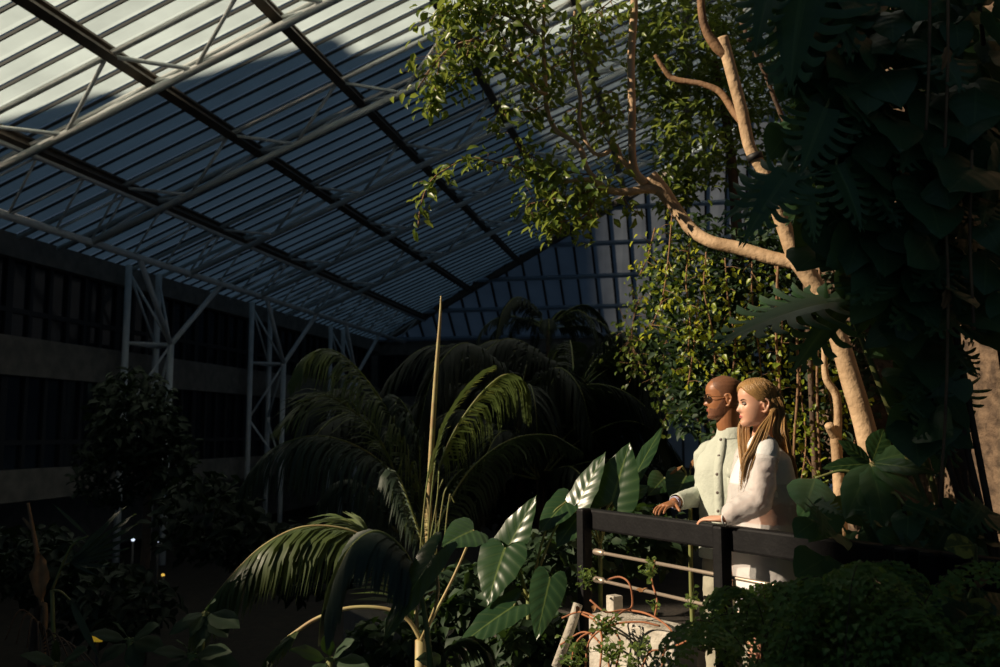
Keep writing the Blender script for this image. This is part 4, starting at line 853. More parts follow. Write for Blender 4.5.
# ---------------------------------------------------------------- maidenhair ferns before the rail
def fern(label, root, crown, n, ln, seed, m='fern', ls=.022):
    r = random.Random(seed); t = thing('maidenhair_fern', root, label, 'fern', None); crown = V(crown)
    mb = MB(); mb.ctube([(*root, .06), (*V(root).lerp(crown, .6), .05), (*crown, .03)], 4, 8); mb.build('crown_stem', M['darkbark'], t)
    for i in range(n):
        a = r.uniform(0, 6.283); o = V((math.cos(a), math.sin(a)*.7-.15, 0)); l = ln*r.uniform(.55, 1.1); e = r.uniform(.1, 1.15)
        pts = [tuple(crown), tuple(crown+o*l*.4+ZZ*l*e*.6), tuple(crown+o*l*.8+ZZ*l*(e*.65-.05)), tuple(crown+o*l*1.15+ZZ*l*(e*.3-.35))]
        c = cat(pts, 8); st = MB(); st.tube(c, .0018, 4); mb = MB()
        for k in range(4, len(c)):
            p = V(c[k]); T = (V(c[min(k+1, len(c)-1)])-V(c[k-1])).normalized(); b = frame(T)[0]
            for sg in (-1, 1):
                L2 = l*.30*(1-.7*(k/len(c)-.2)); dd = (b*sg+T*.5+V((0, 0, -.35))).normalized(); N2 = max(3, int(L2/.021))
                for q in range(N2):
                    s = p+dd*L2*(q+.5)/N2+V((0, 0, -.25*L2*((q+.5)/N2)**2))
                    for z in (-1, 1):
                        if r.random() < .25: continue
                        small_leaf(mb, s, (dd*.5+frame(dd)[0]*z+V((0, 0, r.uniform(-.6, .1)))).normalized(), V((r.gauss(0, .3), r.gauss(-.3, .3), 1)), ls*r.uniform(.8, 1.3), ls*r.uniform(.8, 1.2))
        f = mb.build('frond', M[m], t); st.build('frond_stalk', M['darkbark'], f)
    return t
fern('maidenhair fern spilling over the planter end, left of the others', gp(768, 3.62, -2.25), P(768, 630, 3.62), 19, .31, 21)
fern('maidenhair fern under the rail between the two right posts', gp(800, 3.35, -2.25), P(815, 640, 3.35), 18, .46, 22)
fern('maidenhair fern below the right end of the rail', gp(880, 3.0, -2.25), P(890, 660, 3.0), 16, .44, 23)
fern('maidenhair fern at the bottom edge, in front of the middle of the rail', gp(770, 3.15, -2.25), P(775, 694, 3.15), 16, .42, 24)
fern('maidenhair fern at the lower right corner', gp(960, 2.8, -2.25), P(965, 680, 2.8), 15, .36, 25)
# small lights far back
for k, (px, py, c, lab) in enumerate(((133, 540, (.7, .8, 1), 'small white lamp low in the dark, left of its twin'), (158, 541, (.7, .8, 1), 'small white lamp low in the dark, right of its twin'), (163, 575, (1, .6, .1), 'small amber lamp below the two white lamps'))):
    t = thing('path_lamp', P(px, py, 18), lab, 'lamp', 'small path lamps'); p = P(px, py, 18)
    mb = MB(); mb.ball(p, V((.035, 0, 0)), V((0, .035, 0)), V((0, 0, .03))); mb.build('bulb', glow('lamp_glow_%d' % k, c, 1.2 if k < 2 else .8), t)
    mb = MB(); mb.tube([(p.x, p.y, -2.25), (p.x, p.y, p.z-.02)], .03, 8); mb.build('lamp_post', M['frame'], t)
t = thing('signboard', P(97, 638, 9), 'small yellow lit sign low at the left behind the rosettes', 'sign'); p = P(97, 638, 9)
mb = MB(); mb.box(p, (.05, 0, 0), (0, .01, 0), (0, 0, .035)); mb.build('face', glow('sign_yellow', (.8, .5, .04), .25), t, smooth=False)
mb = MB(); mb.tube([(p.x, p.y+.02, -2.25), (p.x, p.y+.02, p.z)], .015, 8); mb.build('post', M['frame'], t)
for z, lab in ((4.62, 'upper of two pale lit ceiling lamps in the far screen'), (3.95, 'lower of two pale lit ceiling lamps in the far screen')):
    q = W(UE-.4, .75, z); t = thing('strip_lamp', q, lab, 'lamp', 'strip lamps at the far screen')
    mb = MB(); mb.box(q, VV*.33, UU*.05, ZZ*.11); mb.build('diffuser', glow('strip_glow', (.55, .85, .7), .35), t, smooth=False)
    mb = MB(); mb.box(q+UU*.12, VV*.36, UU*.06, ZZ*.13); mb.build('housing', M['frame'], t, smooth=False)
# ================================================================ people
def interp(tab, z):
    if z <= tab[0][0]: return tab[0][1:]
    for a, b in zip(tab, tab[1:]):
        if z <= b[0]:
            t = (z-a[0])/(b[0]-a[0]); return tuple(x+(y-x)*t for x, y in zip(a[1:], b[1:]))
    return tab[-1][1:]
HEADM = [(0, .074, .046, .020), (.008, .084, .02, .034), (.022, .088, -.012, .047), (.045, .086, -.040, .056), (.065, .087, -.062, .0625), (.085, .087, -.078, .067), (.105, .086, -.090, .071), (.122, .087, -.097, .073), (.142, .092, -.102, .0745), (.160, .094, -.103, .075), (.180, .090, -.099, .073), (.200, .078, -.087, .065), (.216, .058, -.066, .050), (.228, .030, -.038, .029), (.235, .004, -.010, .006)]
def g(x, s): return math.exp(-(x/s)**2)
def head_dx(y, z, fem):
    """forward displacement of the face"""
    n = 0
    if .066 < z < .128:
        k = (.122-z)/(.122-.084); h = (.003+.0215*max(0, k)) if k <= 1 else .0245*max(0, 1-((.084-z)/.014)**1.5)
        n = h*g(y, .008+.0055*max(0, min(1.2, k)))
    b = .0045*g(z-.133, .007)*g(abs(y)-.026, .022)*(.5 if fem else 1)
    e = -.010*g(z-.117, .010)*g(abs(y)-.031, .014)
    ck = .0035*g(z-.085, .016)*g(abs(y)-.042, .016)
    l = .0060*g(z-.0575, .0050)*g(y, .019)+.0062*g(z-.0465, .0055)*g(y, .017)-.004*g(z-.052, .0022)*g(y, .021)
    c = .006*g(z-.017, .012)*g(y, .020)-.0035*g(z-.034, .006)*g(y, .02)
    s = -.003*g(z-.066, .004)*g(y, .02)
    return n+b+e+ck+l+c+s
def head_point(z, ph, fem, grow=0):
    f, b, w = interp(HEADM, z); 
    if fem: w *= .95; f = f*.97 if z > .13 else f
    xc = .012-.02*min(1, max(0, (z-.05)/.1)); xc = max(min(xc, f-.012), b+.012)
    c, s = math.cos(ph), math.sin(ph); e = .86 if c > 0 else 1
    cx = math.copysign(abs(c)**e, c); sx = math.copysign(abs(s)**.92, s)
    x = xc+((f-xc) if c > 0 else (xc-b))*cx; y = w*sx
    if c > 0: x += head_dx(y, z, fem)*min(1, c*2)
    if grow: 
        d = V((x-xc, y, (z-.13)*.8)); d.normalize(); return V((x, y, z))+d*grow
    return V((x, y, z))
class Head:
    def __init__(s, pos, fwd, tilt=0, scale=1, roll=0):
        fwd = V(fwd).normalized(); l = ZZ.cross(fwd).normalized(); u = fwd.cross(l)
        m = Matrix((fwd, l, u)).transposed(); m = m @ Matrix.Rotation(tilt, 3, 'Y') @ Matrix.Rotation(roll, 3, 'X')
        s.m = m; s.p = V(pos); s.k = scale          # pos = the point between the ears, .12 above the chin
    def __call__(s, q): return s.p+s.m @ ((V(q)-V((0, 0, .12)))*s.k)
    def vec(s, q): return s.m @ V(q)*s.k
def head_rings(H, fem, z0=0, z1=.2349, nz=70, n=72):
    out = []
    for i in range(nz+1):
        z = z0+(z1-z0)*(i/nz); out.append([H(head_point(z, 2*math.pi*j/n, fem)) for j in range(n)])
    return out
def add_ears(mb, H, fem):
    for sg in (1, -1):
        w = .071 if not fem else .068
        c = V((-.006, sg*(w+.006), .103))
        rim = [(.012, .0, .020), (.014, .006, .002), (.006, .012, -.018), (-.008, .014, -.026), (-.020, .015, -.014), (-.022, .014, .006), (-.014, .008, .024), (-.004, .002, .034)]
        pts = [(.006, -.002, -.028), (-.004, .003, -.034), (-.014, .008, -.022), (-.021, .012, -.004), (-.024, .014, .014), (-.018, .013, .027), (-.006, .009, .031), (.004, .004, .024), (.006, .0, .010)]
        mb.ctube([(*H(c+V((x, sg*y, z))), .0052) for x, y, z in pts], 4, 8)
        mb.ball(H(c+V((-.008, sg*.002, .0))), H.vec((.013, sg*.006, 0)), H.vec((-.003, sg*.006, 0)), H.vec((.0, 0, .026)))
def finger(mb, p, d, curl_axis, l, r, curls):
    p = V(p); d = V(d).normalized(); pts = [(*p, r)]
    for i, (f, c) in enumerate(zip((.45, .32, .23), curls)):
        d = Matrix.Rotation(c, 3, curl_axis) @ d; p = p+d*l*f; pts.append((*p, r*(1-.09*(i+1))))
    mb.ctube(pts, 4, 8); mb.ball(p, V((r*.72, 0, 0)), V((0, r*.72, 0)), V((0, 0, r*.72)), n=8, k=6)
def hand(mb, wrist, fwd, back, side, s=1, curls=(.25, .3, .2), thumb=1):
    """fwd: wrist to knuckles, back: out of the hand's back, side: towards the thumb"""
    fwd, back = V(fwd).normalized(), V(back); back = (back-fwd*back.dot(fwd)).normalized(); side = V(side); side = (side-fwd*side.dot(fwd)-back*side.dot(back)).normalized()
    w = V(wrist); L = .092*s; rings = []
    for i in range(7):
        t = i/6; hw = (.026+.016*math.sin(min(1, t*1.4)*1.57))*s; th = (.018-.005*t)*s
        rings.append([w+fwd*L*t+side*hw*math.cos(a)+back*th*math.sin(a) for a in [2*math.pi*j/14 for j in range(14)]])
    mb.loft(rings)
    ax = fwd.cross(back)*-1
    ax = back.cross(fwd)
    for k, (off, l, sp) in enumerate(((.031, .074, .10), (.0105, .082, .02), (-.0105, .076, -.04), (-.031, .06, -.12))):
        base = w+fwd*L*(.93 if k in (1, 2) else .88)*1+side*off*s
        finger(mb, base, fwd+side*sp*.8, ax, l*s, .0086*s, [c*(1+.12*k) for c in curls])
    tb = w+fwd*L*.22+side*.026*s
    finger(mb, tb, fwd*.75+side*.75-back*.25, ax, .072*s*1.1, .0105*s, (0, .25, .25)) if thumb else None
def limb(mb, pts, n=14): mb.ctube(pts, 6, n)
def torso_rings(base, f, l, tab, n=40, ex=.85, wr=0, seed=0, lean=None):
    """tab rows: z, half width, half depth, forward shift"""
    out = []
    for z, hw, hd, sh in tab:
        r = []
        for j in range(n):
            a = 2*math.pi*j/n; c, s = math.cos(a), math.sin(a)
            p = V(base)+f*(sh+hd*math.copysign(abs(c)**ex, c))+l*hw*math.copysign(abs(s)**ex, s)+ZZ*z
            if lean: p += lean(z)
            if wr:
                k = noise.noise(V((p.x*9+seed, p.y*9, z*13)))+.5*noise.noise(V((p.x*20, p.y*20+seed, z*26)))
                p += (f*c+l*s)*k*wr
            r.append(p)
        out.append(r)
    return out
def dense(tab, k=4):
    c = cat(tab, k); return c
def remesh(mb, name, m, vox=.0038, smooth=4):
    o = mb.build(name, m); r = o.modifiers.new('r', 'REMESH'); r.mode = 'VOXEL'; r.voxel_size = vox; r.use_smooth_shade = True
    s = o.modifiers.new('s', 'SMOOTH'); s.factor = .5; s.iterations = smooth
    dg = bpy.context.evaluated_depsgraph_get(); me = bpy.data.meshes.new_from_object(o.evaluated_get(dg)); me.name = name
    o.modifiers.clear(); old = o.data; o.data = me; bpy.data.meshes.remove(old)
    me.materials.clear(); me.materials.append(m)
    me.polygons.foreach_set('use_smooth', [True]*len(me.polygons)); return o
def sleeve(name, pts, m, parent, wr=.006, n=26, seed=0, cap=False, k=10):
    c = cat(pts, k); mb = MB(); mb.tube([p[:3] for p in c], [p[3] for p in c], n, cap=cap)
    cen = [V(p[:3]) for p in c]; vs = []
    for i, p in enumerate(mb.v):
        ci = min(i//n, len(cen)-1); d = V(p)-cen[ci]; t = ci/len(cen)
        kk = noise.noise(V((p[0]*14+seed, p[1]*14, p[2]*20)))+.6*noise.noise(V((p[0]*30, p[1]*30+seed, p[2]*40)))
        vs.append(tuple(V(p)+d.normalized()*kk*wr))
    mb.v = vs; o = mb.build(name, m, parent); s = o.modifiers.new('t', 'SOLIDIFY'); s.thickness = .003; s.offset = -1; return o
def disc(p, n, r, h):
    a, b = frame(V(n)); mb = MB(); q = V(p); nn = V(n).normalized()
    mb.loft([[q+nn*z+(a*math.cos(t)+b*math.sin(t))*rr for t in [2*math.pi*j/14 for j in range(14)]] for z, rr in ((-h, r*.9), (h*.6, r), (h, r*.8))]); return mb
def face_parts(H, fem, body, brow_m, lip_m):
    for sg in (1, -1):
        mb = MB(); c = H((.0755, sg*.0305, .1165)); mb.ball(c-H.vec((.001, 0, 0)), H.vec((.0115, 0, 0)), H.vec((0, .0115, 0)), H.vec((0, 0, .0062)), n=16, k=10); o = mb.build('eye', M['eyewhite'], body)
        mb = MB(); mb.ball(H((.0835, sg*.0305, .1165)), H.vec((.0042, 0, 0)), H.vec((0, .0058, 0)), H.vec((0, 0, .0058)), n=12, k=8); mb.build('iris', M['iris'], o)
        mb = MB(); mb.ctube([(*H(head_point(.1265+dz, ph*sg, fem, .0005)), r) for ph, dz, r in ((.22, -.001, .0016), (.33, .0005, .0021), (.46, .001, .0018), (.58, -.002, .0010))], 4, 6); mb.build('upper_lid', M['brow'], o)
        mb = MB(); mb.ctube([(*H(head_point(.1365+dz, ph*sg, fem, .001)), r) for ph, dz, r in ((.17, -.003, .0022), (.33, .001, .0028), (.50, .002, .0024), (.66, -.003, .001))], 4, 6); mb.build('eyebrow', M[brow_m], body)
    mb = MB()
    for z, r, wd in ((.0565, .0034, .40), (.0475, .0042, .36)):
        mb.ctube([(*H(head_point(z-(abs(t)*.0045 if z > .052 else -abs(t)*.003), t*wd, fem, -.0012)), r*(1-.75*abs(t))) for t in (-1, -.5, 0, .5, 1)], 4, 8)
    mb.build('lips', M[lip_m], body)

# ------------------------------------------------ the man
mB = V((232/900*4.87, 4.87, 0)); mf = V((-.62, -.785, 0)).normalized(); ml = ZZ.cross(mf)
hp = P(723.5, 397, 4.84); mh = Head(hp, (-.985, .12, 0), tilt=.04, scale=.99)
mb = MB(); mb.loft(head_rings(mh, False)); add_ears(mb, mh, False)
neck0 = mB+ZZ*1.42+mf*.0
limb(mb, [(*neck0, .075), (*(mB+ZZ*1.50+mf*.01), .064), (*(mB.lerp(V((hp.x, hp.y, 0)), .6)+ZZ*1.575), .060), (*mh((-.022, 0, .07)), .058)], 20)
TM = [(.82, .150, .105, 0), (.90, .165, .115, 0), (.98, .160, .110, .005), (1.08, .150, .100, .01), (1.2, .165, .108, .01), (1.32, .180, .112, .01), (1.42, .175, .098, 0), (1.47, .140, .080, -.005), (1.505, .085, .065, 0)]
mb.loft(torso_rings(mB, mf, ml, dense(TM)))
rsh = mB-ml*.150+ZZ*1.415; relb = P(704, 494, 5.00); rwr = P(673, 503, 4.82); rhd = P(655, 508, 4.70)
limb(mb, [(*(rsh+ml*.03), .06), (*rsh, .058), (*rsh.lerp(relb, .5), .048), (*relb, .042), (*relb.lerp(rwr, .45), .038), (*rwr, .026)])
rf = (rhd-rwr).normalized()
hand(mb, rwr, rf+V((0, 0, -.05)), ZZ+V((-.1, 0, .0)), rf.cross(ZZ)*-1, 1.0, (.10, .28, .30))
lsh = mB+ml*.150+ZZ*1.415; lelb = P(790, 500, 4.78); lwr = P(800, 512, 4.5); lhd = P(786, 514, 4.24)
limb(mb, [(*(lsh-ml*.03), .06), (*lsh, .058), (*lsh.lerp(lelb, .5), .048), (*lelb, .042), (*lwr, .028)])
hand(mb, P(803, 511, 4.36), P(782, 515, 4.19)-P(803, 511, 4.36), V((.3, -1, .2)), ZZ, .95, (.15, .3, .3))
limb(mb, [(*lwr, .028), (*P(803, 511, 4.36), .026)])
for sg in (1, -1):
    hip = mB+ml*.085*sg+ZZ*.88; kn = mB+ml*.10*sg+ZZ*.48+mf*.02; an = mB+ml*.105*sg+ZZ*.085
    limb(mb, [(*hip, .090), (*hip.lerp(kn, .5), .074), (*kn, .055), (*kn.lerp(an, .35), .055), (*an, .038)])
    mb.ball(an+mf*.07-ZZ*.045, mf*.13, ml*.045, ZZ*.038)
man = remesh(mb, 'person', M['skin_m'])
tag(man, 'bald man in sunglasses and a pale sage button jacket, hand on the rail', 'person', None)
face_parts(mh, False, man, 'brow_and_skull_shade', 'lip_m')
mb = MB(); mb.ctube([(*mh(head_point(.0518, t, False, .0)), .0022*(1-.6*abs(t)/.3)) for t in (-.3, -.1, .1, .3)], 4, 6); mb.build('teeth', M['tooth'], man)
# soft shading of the bald skull, and bearded jaw with shade, coloured into thin shells
def shell(H, fem, z0f, grow, z1f=None, n=96, nz=40, a0=-math.pi, a1=math.pi):
    """skin-tight shell between the lines z0f(a) and z1f(a) round the head; a = angle from the nose"""
    mb = MB()
    for i in range(nz+1):
        t = i/nz
        for j in range(n+1):
            a = a0+(a1-a0)*j/n; lo = z0f(abs(a)); hi = z1f(abs(a)) if z1f else .2345; z = lo+(hi-lo)*t
            k = min(1, t*7)*(min(1, (1-t)*7) if z1f else 1)
            mb.v.append(tuple(H(head_point(z, a, fem, .0004+(grow(z, a) if callable(grow) else grow)*k)))); mb.uv.append((t*.2+.001, a*1.0))
    mb.f = [(i*(n+1)+j, i*(n+1)+j+1, (i+1)*(n+1)+j+1, (i+1)*(n+1)+j) for i in range(nz) for j in range(n)]; mb.m = [0]*len(mb.f)
    return mb
def table(*p):
    return lambda a: interp([(x, y) for x, y in p], a)[0]
shell(mh, False, table((0, .212), (.7, .206), (1.05, .165), (1.25, .150), (1.32, .125), (1.5, .118), (1.9, .09), (2.2, .06), (3.2, .05)), .0018).build('skull_shading', M['brow_and_skull_shade'], man)
shell(mh, False, table((0, .004), (1.2, .006), (1.7, .02)), .0012, table((0, .040), (.25, .036), (.45, .066), (.7, .060), (1.1, .058), (1.35, .09), (1.5, .115), (1.7, .10)), a0=-1.62, a1=1.62).build('beard_and_shade', M['beard'], man)
# sunglasses
gl = None
for sg in (1, -1):
    c = mh((.1005, sg*.033, .1175)); mb = MB(); ring = [c+mh.vec((-.012*max(0, abs(math.cos(t)))*(1 if math.cos(t)*sg > 0 else 0), .025*math.cos(t), .020*math.sin(t))) for t in [2*math.pi*i/24 for i in range(24)]]
    mb.tube(ring+[ring[0]], .0013, 6, cap=False)
    if gl is None: gl = mb.build('sunglasses', M['gold'], man)
    else: mb.build('lens_rim', M['gold'], gl)
    mb = MB(); mb.prism(ring, mh.vec((.001, 0, 0))); mb.build('lens', M['lens'], gl, smooth=False)
    mb = MB(); mb.ctube([(*mh(q), .0016) for q in ((.090, sg*.058, .121), (.075, sg*.0735, .122), (.03, sg*.0775, .120), (-.012, sg*.0785, .119), (-.022, sg*.078, .108))], 5, 6); mb.build('temple_arm', M['gold'], gl)
mb = MB(); mb.ctube([(*mh(q), .0015) for q in ((.102, .010, .119), (.107, 0, .122), (.102, -.010, .119))], 5, 6); mb.build('bridge', M['gold'], gl)
# jacket
TJ = [(.865, .200, .140, .0), (.875, .202, .142, .0), (.95, .198, .140, .003), (1.05, .190, .135, .008), (1.15, .192, .133, .010), (1.25, .202, .134, .012), (1.33, .208, .132, .012), (1.38, .200, .122, .006), (1.42, .188, .108, 0), (1.455, .160, .095, -.002), (1.485, .125, .086, .002), (1.51, .092, .080, .006)]
mb = MB(); mb.loft(torso_rings(mB, mf, ml, dense(TJ, 5), 56, .86, .0045, 3), cap=False)
jk = mb.build('jacket', M['jacket'], man); jk.modifiers.new('t', 'SOLIDIFY').thickness = .004
rings = []
nb = mB+ZZ*1.515+mf*.010
for z, r1, r2 in ((-.01, .098, .088), (.015, .088, .084), (.045, .081, .082), (.048, .076, .078), (.02, .078, .078)):
    rings.append([nb+ZZ*(z+(.010*(-math.cos(a))))+mf*(r2*math.cos(a)-.004)*1+ml*r1*math.sin(a) for a in [2*math.pi*j/32 for j in range(32)]])
mb = MB(); mb.loft(rings, cap=False); mb.build('collar', M['jacket'], jk)
sleeve('sleeve', [(*(rsh+ml*.10+ZZ*.025), .050), (*(rsh+ml*.03+ZZ*.01), .066), (*(rsh-ml*.012-ZZ*.03), .068), (*rsh.lerp(relb, .5), .062), (*relb, .058), (*relb.lerp(rwr, .5), .052), (*relb.lerp(rwr, .9), .044)], M['jacket'], jk, .007, seed=1)
sleeve('sleeve', [(*(lsh-ml*.10+ZZ*.025), .050), (*(lsh-ml*.03+ZZ*.01), .066), (*(lsh+ml*.012-ZZ*.03), .068), (*lsh.lerp(lelb, .5), .062), (*lelb, .055), (*lwr, .042)], M['jacket'], jk, .006, seed=2)
def surf(tab, z, s):                     # a point on the jacket's front, s = sideways along the chest
    _, hw, hd, sh = interp([(r[0],)+tuple(r) for r in tab], z); k = min(.999, abs(s)/hw); c = (1-k**(2/.86))**(.86/2)
    return mB+mf*(sh+hd*c)+ml*s+ZZ*z
for i, z in enumerate((1.49, 1.405, 1.31, 1.215, 1.12, 1.02, .93)):
    disc(surf(TJ, z, -.030)+mf*.008, mf, .0085, .003).build('button', M['button'], jk)
for zt, s0, s1 in ((1.345, .025, .125),):
    fl = [surf(TJ, zt, s0+(s1-s0)*i/8)+mf*.007 for i in range(9)]; bt = [surf(TJ, zt-.045-.014*(1-abs(i-4)/4), s0+(s1-s0)*i/8)+mf*.009 for i in range(9)]
    mb = MB(); mb.add(fl+bt, [(i, i+1, 10+i, 9+i) for i in range(8)]); o = mb.build('pocket_flap', M['jacket'], jk); o.modifiers.new('t', 'SOLIDIFY').thickness = .006
    disc(surf(TJ, zt-.04, (s0+s1)/2)+mf*.012, mf, .0085, .003).build('pocket_button', M['button'], o)
    fl = [surf(TJ, zt-.02, s0+(s1-s0)*i/8)+mf*.005 for i in range(9)]; bt = [surf(TJ, zt-.16, s0+(s1-s0)*i/8)+mf*.005 for i in range(9)]
    mb = MB(); mb.add(fl+bt, [(i, i+1, 10+i, 9+i) for i in range(8)]); o = mb.build('pocket', M['jacket'], jk); o.modifiers.new('t', 'SOLIDIFY').thickness = .004
mb = MB(); mb.add([surf(TJ, 1.50-.63*i/20, s)+mf*.006 for i in range(21) for s in (-.050, -.006)], [(2*i, 2*i+1, 2*i+3, 2*i+2) for i in range(20)]); o = mb.build('button_placket', M['jacket'], jk); o.modifiers.new('t', 'SOLIDIFY').thickness = .004
# trousers
TT = [(.80, .175, .122, 0), (.86, .178, .124, 0), (.93, .170, .120, .003), (1.0, .163, .114, .005)]
mb = MB(); mb.loft(torso_rings(mB, mf, ml, dense(TT), 40)); tr = mb.build('trousers', M['trouser'], man)
for sg in (1, -1):
    hip = mB+ml*.088*sg+ZZ*.86; kn = mB+ml*.10*sg+ZZ*.48+mf*.02; an = mB+ml*.105*sg+ZZ*.11
    sleeve('trouser_leg', [(*hip, .100), (*hip.lerp(kn, .5), .092), (*kn, .078), (*an, .065)], M['trouser'], tr, .010, 30, 4+sg)
    mb = MB(); mb.ball(an+mf*.065-ZZ*.062, mf*.145, ml*.052, ZZ*.05); mb.build('shoe', M['navy'], man)
mb = MB(); w_ = rwr-rf*.012
for k in (0, 1):
    a_, b_ = frame(rf); cc = w_-rf*.012*k; rg = [cc+(a_*math.cos(t)+b_*math.sin(t))*(.030) for t in [2*math.pi*i/20 for i in range(20)]]
    mb.tube(rg+[rg[0]], .0028, 6, cap=False)
mb.build('bracelet', M['bracelet'], man)

# ------------------------------------------------ the woman
wB = V((262/900*4.38, 4.38, 0)); wf = V((-.96, -.28, 0)).normalized(); wl_ = ZZ.cross(wf)
hp = P(756.5, 402.5, 4.33); wh = Head(hp, (-1, -.10, 0), tilt=.05, scale=.945)
def wlean(z): return wf*(.02*max(0, (z-1.0)/.5))
mb = MB(); mb.loft(head_rings(wh, True)); add_ears(mb, wh, True)
limb(mb, [(*(wB+ZZ*1.38+wlean(1.4)), .062), (*(wB+ZZ*1.455+wlean(1.45)), .050), (*wh((-.028, 0, .02)), .046), (*wh((-.020, 0, .075)), .048)], 20)
TW = [(.80, .150, .115, -.01), (.90, .165, .122, -.01), (.98, .155, .112, -.005), (1.08, .125, .092, .0), (1.18, .130, .098, .005), (1.28, .145, .118, .012), (1.36, .150, .098, .0), (1.41, .135, .078, -.01), (1.445, .085, .060, -.01), (1.465, .055, .050, -.005)]
mb.loft(torso_rings(wB, wf, wl_, dense(TW), lean=wlean))
sh_ = P(766, 452, 4.20); el_ = P(757, 500, 4.16); wr_ = P(724, 519, 4.16); hd_ = P(704, 518, 4.235)
limb(mb, [(*(sh_-wl_*.05), .05), (*sh_, .046), (*sh_.lerp(el_, .5), .038), (*el_, .034), (*el_.lerp(wr_, .5), .030), (*wr_, .021)])
hf = (hd_-wr_).normalized(); hand(mb, wr_, hf, ZZ+V((0, -.2, 0)), V((.2, 1, 0)), .9, (.12, .28, .28))
s2 = wB-wl_*.155+ZZ*1.385; e2 = s2+wf*.06-ZZ*.27; w2 = e2+wf*.06+ZZ*-.22
limb(mb, [(*(s2+wl_*.05), .05), (*s2, .046), (*e2, .034), (*w2, .021)]); hand(mb, w2, V((0, 0, -1))+wf*.2, -wl_, wf, .9, (.12, .28, .28))
for sg in (1, -1):
    hip = wB+wl_*.078*sg+ZZ*.86; kn = wB+wl_*.08*sg+ZZ*.47+wf*.015; an = wB+wl_*.08*sg+ZZ*.10
    limb(mb, [(*hip, .088), (*hip.lerp(kn, .5), .070), (*kn, .050), (*kn.lerp(an, .35), .050), (*an, .034)]); mb.ball(an+wf*.06-ZZ*.055, wf*.115, wl_*.038, ZZ*.038)
wom = remesh(mb, 'person', M['skin_w'])
tag(wom, 'woman with long blond hair in a white sheer sleeved blouse', 'person', None)
face_parts(wh, True, wom, 'brow', 'lip_w')
# blouse
TB_ = [(.84, .185, .150, -.012), (.92, .186, .150, -.012), (1.0, .178, .142, -.012), (1.1, .168, .136, -.012), (1.2, .165, .140, -.010), (1.29, .168, .142, .002), (1.36, .166, .116, -.006), (1.41, .152, .092, -.014), (1.445, .105, .074, -.014), (1.468, .072, .064, -.010)]
mb = MB(); mb.loft(torso_rings(wB, wf, wl_, dense([r_ for r_ in TB_ if r_[0] >= 1.19], 5), 56, .9, .004, 9, wlean), cap=False); bl = mb.build('blouse', M['blouse'], wom); bl.modifiers.new('t', 'SOLIDIFY').thickness = .003
mb = MB(); mb.loft(torso_rings(wB, wf, wl_, dense([(z, a+.006, b+.010, c) for z, a, b, c in TB_ if z <= 1.29], 6), 64, .9, .010, 5, wlean), cap=False); o = mb.build('sheer_overlay', M['sheer'], bl); o['label'] = 'sheer loose lower layer'
sleeve('sleeve_cap', [(*(sh_-wl_*.06+ZZ*.03), .060), (*(sh_-wl_*.01+ZZ*.01), .066), (*sh_.lerp(el_, .22), .064)], M['blouse'], bl, .003, 30, 6)
o = sleeve('sheer_sleeve', [(*sh_.lerp(el_, .12), .064), (*sh_.lerp(el_, .5), .066), (*el_, .068), (*el_.lerp(wr_, .4), .062), (*el_.lerp(wr_, .8), .050), (*el_.lerp(wr_, 1.0), .032)], M['sheer'], bl, .009, 34, 7); o['label'] = 'puffy sheer white sleeve'
sleeve('sheer_sleeve', [(*(s2+wl_*.05), .060), (*s2, .066), (*e2, .064), (*w2, .034)], M['sheer'], bl, .008, 30, 8)
mb = MB(); mb.loft(torso_rings(wB, wf, wl_, dense([(.60, .19, .15, -.01), (.75, .18, .145, -.01), (.9, .172, .132, -.012), (1.0, .160, .12, -.01), (1.08, .145, .106, -.006), (1.10, .142, .104, -.004)], 5), 56, .9, .006, 12, wlean), cap=False); sk = mb.build('white_skirt', M['blouse'], wom); sk.modifiers.new('t', 'SOLIDIFY').thickness = .003
for sg in (1, -1):
    an = wB+wl_*.08*sg+ZZ*.10; mb = MB(); mb.ball(an+wf*.055-ZZ*.06, wf*.125, wl_*.044, ZZ*.046); mb.build('shoe', M['navy'], wom)
# hair: a cap over the skull with the ear left free, then long locks
mbh = shell(wh, True, table((0, .196), (.30, .193), (.62, .178), (.95, .158), (1.2, .140), (1.35, .126), (1.55, .122), (1.8, .118), (1.95, .07), (3.2, .045)), lambda z, a: .010+.004*noise.noise(V((a*7, z*10, 2)))-.004*math.exp(-(a/.10)**2))
hair = mbh.build('hair', M['hair'], wom); m_ = hair.modifiers.new('t', 'SOLIDIFY'); m_.thickness = .004; m_.offset = -1
for sg in (1, -1):                     # strands combed from the parting back over the ears
    mb = MB(); rs = random.Random(40+sg)
    for k in range(46):
        u = k/45; j = rs.uniform(-.03, .03)
        pts = [(.2325-.010*abs(u-.4), .10+u*2.5), (.212+.006*u, .42+u*1.95+j), (.176+.012*u, .82+u*1.5+j), (.140+.01*u, 1.32+u*1.05+j), (.112, 1.80+u*.8+j), (.080, 2.05+u*.75)]
        c = [wh(head_point(z, sg*a, True, .0125+rs.uniform(-.0015, .0015))) for z, a in cat(pts, 5)]
        mb.tube(c, [.0042*(.35+.65*math.sin(math.pi*min(1, .12+.8*i/len(c)))) for i in range(len(c))], 5)
    mb.uv = [(.1, rs.random()) for _ in mb.v]
    mb.build('combed_hair', M['hair'], hair)
r = random.Random(3)
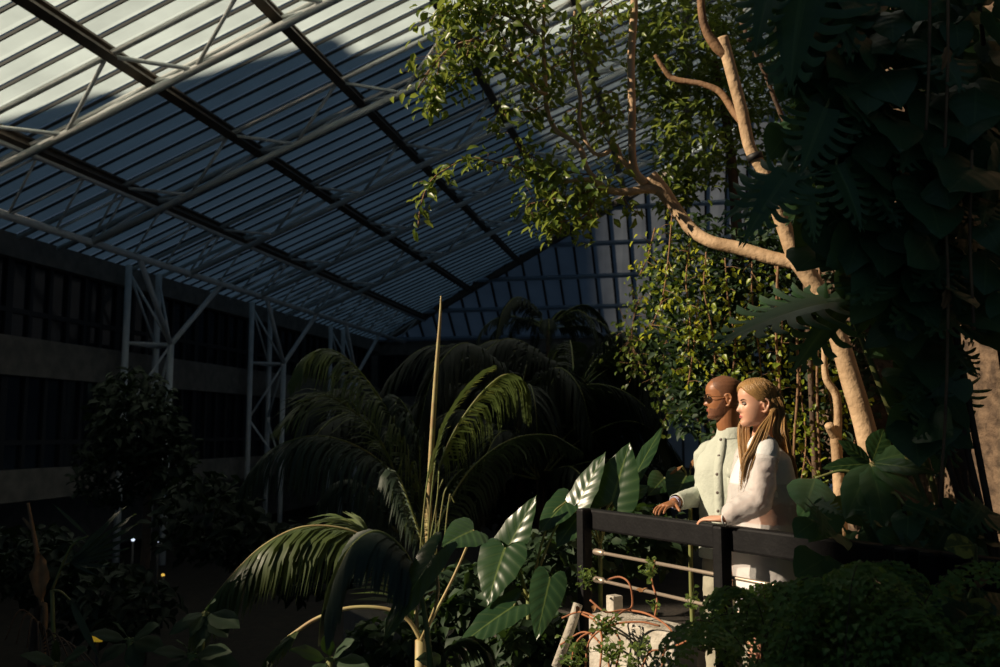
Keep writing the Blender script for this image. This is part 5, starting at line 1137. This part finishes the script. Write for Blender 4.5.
def lock(pts, w0, name='hair_lock'):
    mb = MB()
    for k in range(11):
        o = V((r.uniform(-1, 1), r.uniform(-1, 1), 0))*w0*.95; e = r.uniform(.86, 1); c = cat([tuple(p) for p in pts], 6); c = c[:max(4, int(len(c)*e))]; N = len(c)-1
        mb.tube([V(p)+o*(.30+.70*math.sin(math.pi*min(1, i/N*.75)))+V((0, 0, r.uniform(-.001, .001))) for i, p in enumerate(c)], [w0*(.34 if i < N*.8 else .34*(1-(i-N*.8)/(N*.2+.01)*.8)) for i in range(N+1)], 6)
    mb.uv = [(.3, r.random()) for _ in mb.v]
    mb.build(name, M['hair'], hair)
nearl = [(wh((.0, .079, .155)),), ]
def hl(lst): return [tuple(x) for x in lst]
# locks tucked behind the near ear and falling forward over the shoulder
for i in range(6):
    a = i*.005
    lock(hl([wh((-.018-a, .074, .165)), wh((-.034-a, .082, .120)), wh((-.040-a*.6, .084, .080)), P(768-i*1.6, 428, 4.19), P(762-i*2.2, 446, 4.17), P(754-i*2.4, 464, 4.16), P(745-i*1.2, 488+i*2, 4.17)]), .0075)
# locks on the far side hanging before the chest
for i in range(6):
    lock(hl([wh((.045-i*.008, -.072, .165)), wh((.045-i*.008, -.078, .11)), wh((.04-i*.008, -.078, .06)), P(739+i*1.8, 428, 4.42), P(740+i*1.8, 450, 4.36), P(743+i*1.2, 474, 4.30), P(745+i*.6, 492, 4.28)]), .008)
# locks down the back
for i in range(9):
    y = -.05+i*.0135
    lock(hl([wh((-.092, y, .17)), wh((-.108, y*1.05, .12)), wh((-.104, y*1.1, .06)), wB+ZZ*1.44-wf*.085+wl_*y*1.4, wB+ZZ*1.36-wf*.105+wl_*y*1.5, wB+ZZ*1.28-wf*.118+wl_*y*1.5]), .0105)
for i in range(4):
    lock(hl([wh((-.05-i*.012, .078, .14)), wh((-.062-i*.012, .08, .10)), wh((-.07-i*.01, .078, .05)), P(774+i*3, 432, 4.2), P(780+i*3, 446, 4.2)]), .008)
for k, s in enumerate((wr_.lerp(el_, .03),)):
    mb = MB(); a_, b_ = frame(hf); rg = [s+(a_*math.cos(t)+b_*math.sin(t))*.026 for t in [2*math.pi*i/20 for i in range(20)]]; mb.tube(rg+[rg[0]], .004, 6, cap=False); mb.build('cuff', M['blouse'], bl)
